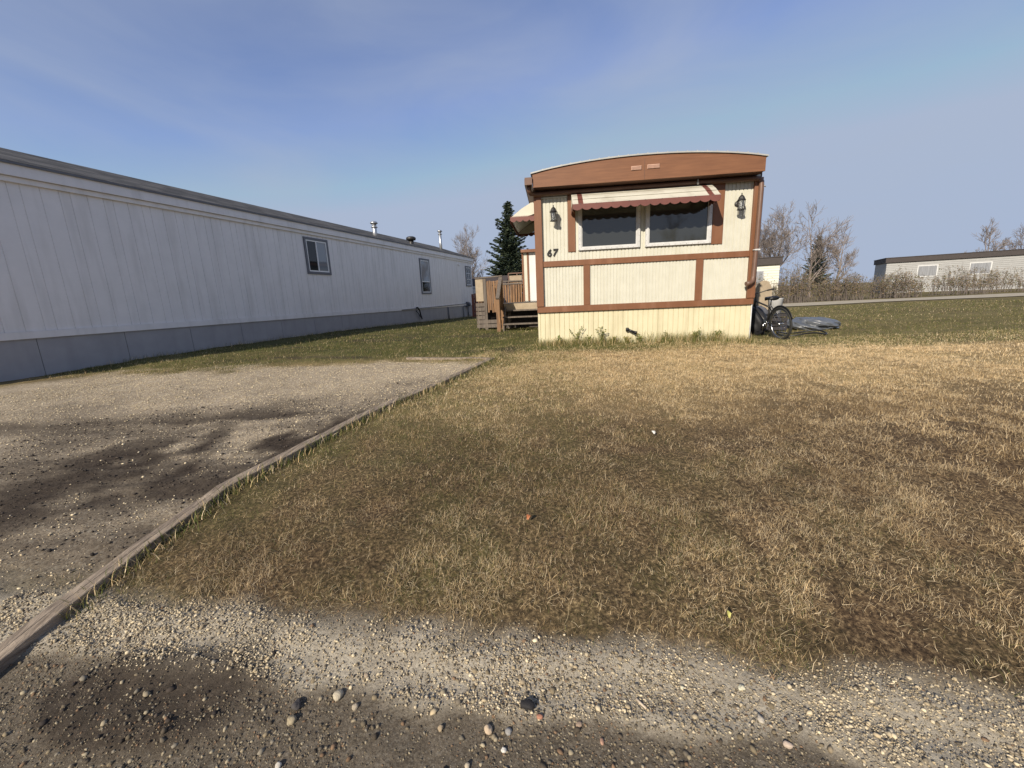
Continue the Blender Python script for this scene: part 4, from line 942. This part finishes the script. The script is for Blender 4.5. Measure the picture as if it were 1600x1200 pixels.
for s_, h, lab, gr, bu in ((.40, .20, 'low green weed at the left end of the yellow skirting', True, 1), (.74, .46, 'tallest spindly weed against the skirting below the left batten', True, 1.2), (.98, .18, 'short leafy weed right of the tallest weed', True, 1), (1.22, .36, 'second tallest weed with several leafy stems', True, 1.6), (1.46, .15, 'small weed between the tall weeds and the black drain stub', True, 1),
                           (1.72, .16, 'yellow leaved weed under the black drain stub', False, 1.6), (1.95, .20, 'leafy weed just right of the black drain stub', True, 1.6), (2.45, .24, 'arching weed at the middle of the skirting', True, 1), (2.98, .26, 'dense weed below the right batten', True, 2.2), (3.38, .24, 'last clump of weeds toward the right end of the skirting', True, 2.)):
    q = tr(s_, -.08); weed(q[0], q[1], h, lab, gr, bu)

def branch_tree(name, loc, height, label, seed=1, spread=.5, levels=5, trunk=.14, group=None, first=.22, twig=.006, mats=None, n0=7, lean=(0, 0)):
    rs = random.Random(seed); root = empty(name, loc, 0, label, 'tree', group); z0 = loc[2]
    tr_b = MB(); cr = MB()
    def grow(mb, p, d, ln, r, lv):
        pts = [p]; q = p; dd = d
        nseg = 4 if lv < 2 else 3
        for k in range(nseg):
            dd = (dd+Vector((rs.gauss(0, .13), rs.gauss(0, .13), rs.gauss(.05, .07)))).normalized(); q = q+dd*(ln/nseg); pts.append(q)
        rad = [max(r*(1-.55*k/nseg), twig*.7) for k in range(nseg+1)]
        mb.tube(pts, rad, 7 if lv == 0 else (5 if lv < 3 else 3), caps=False)
        if lv >= levels: return
        kids = n0 if lv == 0 else rs.choice((3, 4, 4, 5))
        for k in range(kids):
            t = (first+(1-first)*(k+.5)/kids) if lv == 0 else .25+.75*(k+rs.random())/kids
            i = min(int(t*nseg), nseg-1); f = t*nseg-i; pp = pts[i].lerp(pts[i+1], f); ax = (pts[i+1]-pts[i]).normalized()
            o1 = ax.orthogonal().normalized(); o1.rotate(Matrix.Rotation(rs.random()*6.28, 3, ax))
            nd = (ax*(1-spread*.6)+o1*spread*rs.uniform(.8, 1.3)+Vector((0, 0, .18))).normalized()
            grow(cr, pp, nd, ln*rs.uniform(.45, .68)*(1 if lv else .8), max(rad[i]*.55, twig), lv+1)
        grow(cr, pts[-1], dd, ln*.55, rad[-1]*.9, lv+1)
    grow(tr_b, Vector((0, 0, z0-.1)), Vector((lean[0], lean[1], 1)).normalized(), height*.52, trunk, 0)
    m = mats or BARK
    tr_b.build('trunk', m, root); cr.build('crown', m, root)
    return root
BARKL = mat('pale_twig_bark', (.24, .20, .175), (.17, .14, .12), .9, 8)
branch_tree('bare_tree', (-2.3, 40, gzf(-2.3, 40)), 7.4, 'bare leafless tree behind the far end of the white home', 5, .55, 5, .10, twig=.008, mats=BARKL)
branch_tree('bare_tree', (20.6, 32, gzf(17, 31)), 7.4, 'large bare tree behind the far cream home on the right', 8, .66, 5, .15, twig=.010, mats=BARKL, n0=9)
branch_tree('bare_tree', (27.5, 38, gzf(27, 38)), 8.0, 'slender bare tree in front of the skyline spruce beyond the lane', 9, .6, 4, .15, twig=.014, mats=BARKL)
branch_tree('bare_tree', (8.2, -15, gzf(8, -15)), 6.6, 'bare tree across the road behind the camera', 12, .6, 4, .13, twig=.012)

def spruce(loc, H, rad, label, seed=3):
    rs = random.Random(seed); root = empty('spruce_tree', loc, 0, label, 'tree'); z0 = loc[2]
    b = MB(); b.tube([(0, 0, z0-.1), (0, 0, z0+H*.5), (0, 0, z0+H*.97)], [.15*H/8, .09*H/8, .015], 8); b.build('trunk', SPRUCE_BARK, root)
    Pp = []; Dd = []; Sz = []
    z = .5
    while z < H*.985:
        t = z/H; rr = rad*(1-t)**.8*(1.0+rs.uniform(-.15, .15)); nb = max(5, int(11*(1-t)+5)); ph = rs.random()*6
        for k in range(nb):
            a = ph+6.283*k/nb+rs.uniform(-.25, .25); L_ = rr*rs.uniform(.5, 1.25)+.08
            droop = -.28*(1-t)+.35*t+rs.uniform(-.1, .1)
            m = max(4, int(L_/.085))
            for j in range(m):
                f = (j+.6)/m; x = L_*f; zz = z+L_*(droop*f+.22*f*f)
                for s_ in range(6):
                    wd = .08+.34*L_*(1-f)*.75
                    off = rs.uniform(-1, 1)*wd
                    Pp.append((x*math.cos(a)-off*math.sin(a), x*math.sin(a)+off*math.cos(a), zz+rs.gauss(0, .03)-abs(off)*.25))
                    ang = a+rs.choice((-1, 1))*rs.uniform(.2, .9); Dd.append((math.cos(ang), math.sin(ang), rs.uniform(-.35, .25))); Sz.append(rs.uniform(.13, .26))
        z += H*.028*(1.15-.5*t)*rs.uniform(.85, 1.15)
    P = np.array(Pp); D = np.array(Dd); D /= np.linalg.norm(D, axis=1)[:, None]; S = np.array(Sz)[:, None]*(H/8)
    U = np.cross(D, rng.normal(size=D.shape)); U /= np.linalg.norm(U, axis=1)[:, None]; n = len(P)
    V = np.stack([P-D*S*.5, P+U*S*.2, P+D*S*.62, P-U*S*.2], 1).reshape(-1, 3)
    pal = np.array([[.028, .042, .026], [.045, .062, .036], [.02, .032, .022], [.075, .09, .05]])
    C = np.repeat(pal[rng.integers(0, 4, n)]*(.7+.6*rng.random((n, 1))), 4, 0)
    np_mesh('crown', V, np.arange(4*n), np.full(n, 4), NEEDLE, colors=C, parent=root)
spruce((.28, 31, gzf(0, 31)), 7.7, 2.15, 'dark green spruce rising behind the wooden deck')
spruce((-.9, -15, gzf(-.9, -15)), 8.2, 2.1, 'dark spruce across the road behind the camera', 6)

def shrub(loc, rx, ry, h, label, seed, pal, dens=1., group='dry shrubs along the back lane'):
    rs = random.Random(seed); root = empty('shrub', loc, 0, label, 'shrub', group); z0 = loc[2]; st = MB(); P = []
    for k in range(int(60*dens)):
        a = rs.random()*6.28; r0 = rs.random()**.5; x0, y0 = rx*.8*r0*math.cos(a), ry*.8*r0*math.sin(a)
        hh = h*rs.uniform(.5, 1.)*(1-.35*r0); dx, dy = rs.gauss(0, .22), rs.gauss(0, .22)
        pts = [(x0, y0, z0), (x0+dx*.4, y0+dy*.4, z0+hh*.5), (x0+dx, y0+dy, z0+hh)]
        st.tube(pts, [.014, .010, .005], 3, caps=False)
        for j in range(5):
            t = rs.uniform(.3, .95); px, py, pz = x0+dx*t, y0+dy*t, z0+hh*t; e = (px+rs.gauss(0, .22), py+rs.gauss(0, .22), pz+abs(rs.gauss(.1, .15)))
            st.tube([(px, py, pz), e], [.006, .003], 3, caps=False)
            for q in range(int(5)): f = rs.random(); P.append((px+(e[0]-px)*f, py+(e[1]-py)*f, pz+(e[2]-pz)*f-z0))
    st.build('stems', BARKL, root)
    P = np.array(P)+rng.normal(0, .05, (len(P), 3)); V, F, S, C = leaf_quads(P, 1, rng.uniform(.03, .07, len(P)), pal[rng.integers(0, len(pal), len(P))])
    np_mesh('leaves', V, F, S, LEAFY, colors=C, parent=root)
DRYP = np.array([[.24, .18, .10], [.16, .13, .06], [.11, .12, .045], [.30, .22, .13]])
for k, (x, y, rx, h, lab) in enumerate(((35., 30., 2.4, 2.2, 'round shrub at the right in front of the far grey home'), (15.9, 26.6, 1.3, 2.1, 'olive brown shrub in front of the far cream home'), (18.3, 27., 1.8, 3.0, 'thick brown shrub right of the far cream home'), (21.6, 27.2, 1.8, 2.3, 'broad brown shrub, third from the far cream home'), (25.6, 27.6, 1.9, 2.1, 'wide shrub, fourth from the far cream home'), (30.2, 27.8, 2.2, 2.4, 'tall shrub, fifth from the far cream home'), (13.6, 26.2, .9, 1.2, 'low tan shrub under the far cream home window'))):
    shrub((x, y, gzf(x, y)), rx, rx*.8, h, lab, 30+k, DRYP, 2.6 if 1 < k < 5 else 1.4)

# ------------------------------------------------------------------ homes in the distance
def far_home(loc, rz_, w, d, h, label, wall, roofm, mirror=False):
    r = empty('mobile_home', loc, rz_, label, 'mobile home'); z0 = loc[2]
    b = MB(); b.box(0, w, .02, d, z0-.1, z0+h)
    z = z0+.0
    while z < z0+h-.05: b.add([(0, .02, z+.16), (w, .02, z+.16), (w, -.006, z), (0, -.006, z), (0, .02, z), (w, .02, z)], [(0, 3, 2, 1), (3, 4, 5, 2)]); z += .16
    b.build('wall', wall, r)
    b = MB(); b.box(-.12, w+.12, -.14, d+.1, z0+h, z0+h+.42)
    b.box(-.16, w+.16, -.18, d+.14, z0+h+.42, z0+h+.47); b.build('roof', roofm, r)
    f = MB(); x0, x1, c0, c1 = w-2.35, w-.85, z0+h-1.25, z0+h-.35
    f.box(x0, x1, -.03, .0, c0, c1); fo = f.build('window', PLATE_GREY, r); g = MB(); g.box(x0+.06, x1-.06, -.036, -.028, c0+.06, c1-.06); g.build('curtain', CURTAIN, fo)
    return r
far_home((10.75, 29.4, gzf(14, 29)-.0), R(-24), 7.0, 4.2, 2.45, 'cream lap sided home with dark flat roof behind the bicycle', LAPCREAM, DARKROOF)
fh = far_home((36, 40, gzf(36, 40)), R(-30), 13, 4.2, 2.8, 'far grey lap sided home with dark roof behind the right hand shrubs', mat('grey_lap_siding', (.30, .30, .29), (.26, .26, .25), .5, 3), DARKROOF)
for wx in (2.2, 5.6):
    f = MB(); z0 = fh.location.z; f.box(wx, wx+1.4, -.03, 0, z0+1.35, z0+2.4); fo = f.build('window', WHITE_ALU, fh); f = MB(); f.box(wx+.08, wx+1.32, -.036, -.028, z0+1.43, z0+2.32); f.build('curtain', CURTAIN, fo)
for k, (x, y, h, lab) in enumerate(((33, 52, 8.5, 'distant bare tree half hidden by the large bare tree beside the far cream home'), (47, 60, 9., 'distant bare tree just right of the skyline spruce'), (62, 55, 8., 'bare tree on the skyline over the roof of the far grey home'), (75, 62, 9.5, 'last bare tree on the skyline at the right edge'))):
    branch_tree('bare_tree', (x, y, gzf(x, y)), h, lab, 40+k, .6, 4, .16, twig=.02, mats=BARKL)
spruce((55, 75, gzf(55, 75)), 9.5, 2.6, 'distant spruce on the skyline among bare trees right of the cream home', 12)
sx, sy = -1.75, 27.2
shed = empty('shed', (sx, sy, gzf(sx, sy)), R(-12), 'low dark grey shed between the white home and the deck', 'shed'); z0 = shed.location.z
b = MB(); b.box(-.7, 1.5, 0, 2.2, z0, z0+1.75); b.build('wall', PLATE_GREY, shed)
b = MB(); b.prism([(-.15, 1.72), (2.35, 1.72), (1.1, 2.45)], lambda u, v, t: (-.85+2.5*t, u, z0+v)); b.build('roof', DARKROOF, shed)
b = MB()
for k in range(5): b.box(-.35+k*.15, -.22+k*.15, 0, .02, 0, 1.25+.03*(k % 2))
b.box(-.35, .38, .02, .05, .25, .33); b.box(-.35, .38, .02, .05, .95, 1.03); o = b.build('fence_panel', REDB); o.location = (-1.66, 22.9, gzf(-1.7, 22.9)); o.rotation_euler = (R(-6), 0, 0); tag(o, 'short red brown board fence panel past the end of the white home', 'fence panel')
b = MB(); b.box(-.25, .25, -.25, .25, 0, .85); b.box(-.22, .22, -.275, -.25, .08, .78); b.box(-.25, .25, -.25, .3, .87, .98); o = b.build('washing_machine', WHITEW, bevel=.02); o.location = (-1.95, 25.3, gzf(-1.9, 25.3)+.75); tag(o, 'white appliance on a stand behind the red brown fence panel', 'appliance')
b = MB(); b.box(-.4, .4, -.4, .4, .66, .75)
for sx_ in (-1, 1):
    for sy_ in (-1, 1): b.box(sx_*.35-.04, sx_*.35+.04, sy_*.35-.04, sy_*.35+.04, 0, .66)
o = b.build('work_stand', WOOD_GREY); o.location = (-1.95, 25.3, gzf(-1.9, 25.3)); tag(o, 'low grey wooden stand under the white appliance', 'stand')

# ------------------------------------------------------------------ sky, sun, camera
SUN_AZ, SUN_EL = 212., 29.
w = bpy.data.worlds.new('World'); scene.world = w; w.use_nodes = True; N = w.node_tree.nodes; L = w.node_tree.links
bg = N['Background']; sky = N.new('ShaderNodeTexSky'); sky.sky_type = 'NISHITA'; sky.sun_disc = False
sky.sun_elevation = R(SUN_EL); sky.sun_rotation = R(SUN_AZ); sky.air_density = 1.0; sky.dust_density = .6; sky.ozone_density = 2.2; sky.altitude = 700
tc = N.new('ShaderNodeTexCoord'); mp = N.new('ShaderNodeMapping'); mp.inputs['Scale'].default_value = (1.3, 1.1, 3.6); mp.inputs['Rotation'].default_value = (R(12), R(-10), R(25))
L.new(tc.outputs['Generated'], mp.inputs['Vector'])
n1 = N.new('ShaderNodeTexNoise'); n1.inputs['Scale'].default_value = 1.9; n1.inputs['Detail'].default_value = 8; n1.inputs['Roughness'].default_value = .5; n1.inputs['Distortion'].default_value = .5
L.new(mp.outputs[0], n1.inputs['Vector'])
mr = N.new('ShaderNodeMapRange'); mr.inputs['From Min'].default_value = .32; mr.inputs['From Max'].default_value = .72; mr.inputs['To Max'].default_value = .52; L.new(n1.outputs['Fac'], mr.inputs['Value'])
hsv = N.new('ShaderNodeHueSaturation'); hsv.inputs['Hue'].default_value = .514; hsv.inputs['Saturation'].default_value = .97; hsv.inputs['Value'].default_value = 1.; L.new(sky.outputs[0], hsv.inputs['Color'])
dk = N.new('ShaderNodeMix'); dk.data_type = 'RGBA'; dk.blend_type = 'DARKEN'; dk.inputs['Factor'].default_value = 1.; dk.inputs['B'].default_value = (2.45, 2.95, 3.95, 1); L.new(hsv.outputs[0], dk.inputs['A'])
mx = N.new('ShaderNodeMix'); mx.data_type = 'RGBA'; mx.inputs['B'].default_value = (2.6, 2.95, 3.65, 1)
L.new(mr.outputs[0], mx.inputs['Factor']); L.new(dk.outputs['Result'], mx.inputs['A']); L.new(mx.outputs['Result'], bg.inputs['Color']); bg.inputs['Strength'].default_value = .10
sl = bpy.data.lights.new('sun', 'SUN'); sl.energy = 3.8; sl.angle = R(.55); sl.color = (1., .90, .76); so = link(bpy.data.objects.new('sun', sl))
az, el = R(SUN_AZ), R(SUN_EL); to_sun = Vector((math.sin(az)*math.cos(el), math.cos(az)*math.cos(el), math.sin(el)))
so.rotation_euler = to_sun.to_track_quat('Z', 'Y').to_euler(); so.location = to_sun*40

cam = bpy.data.cameras.new('camera'); co = link(bpy.data.objects.new('camera', cam)); scene.camera = co
cam.sensor_fit = 'HORIZONTAL'; cam.sensor_width = 36.; cam.lens = 640./1600.*36.; cam.clip_start = .05; cam.clip_end = 6000
fw = Vector((0, .97881790, -.20473281)); rt = Vector((.99898904, -.00920366, -.04400228)); up = Vector((.04495451, .20452583, .97782835))
M = Matrix((rt, up, -fw)).transposed().to_4x4(); M.translation = Vector((0, 0, 1.35)); co.matrix_world = M
scene.view_settings.view_transform = 'Standard'; scene.view_settings.look = 'None'; scene.view_settings.exposure = .70; scene.view_settings.gamma = 1.
scene.cycles.max_bounces = 6
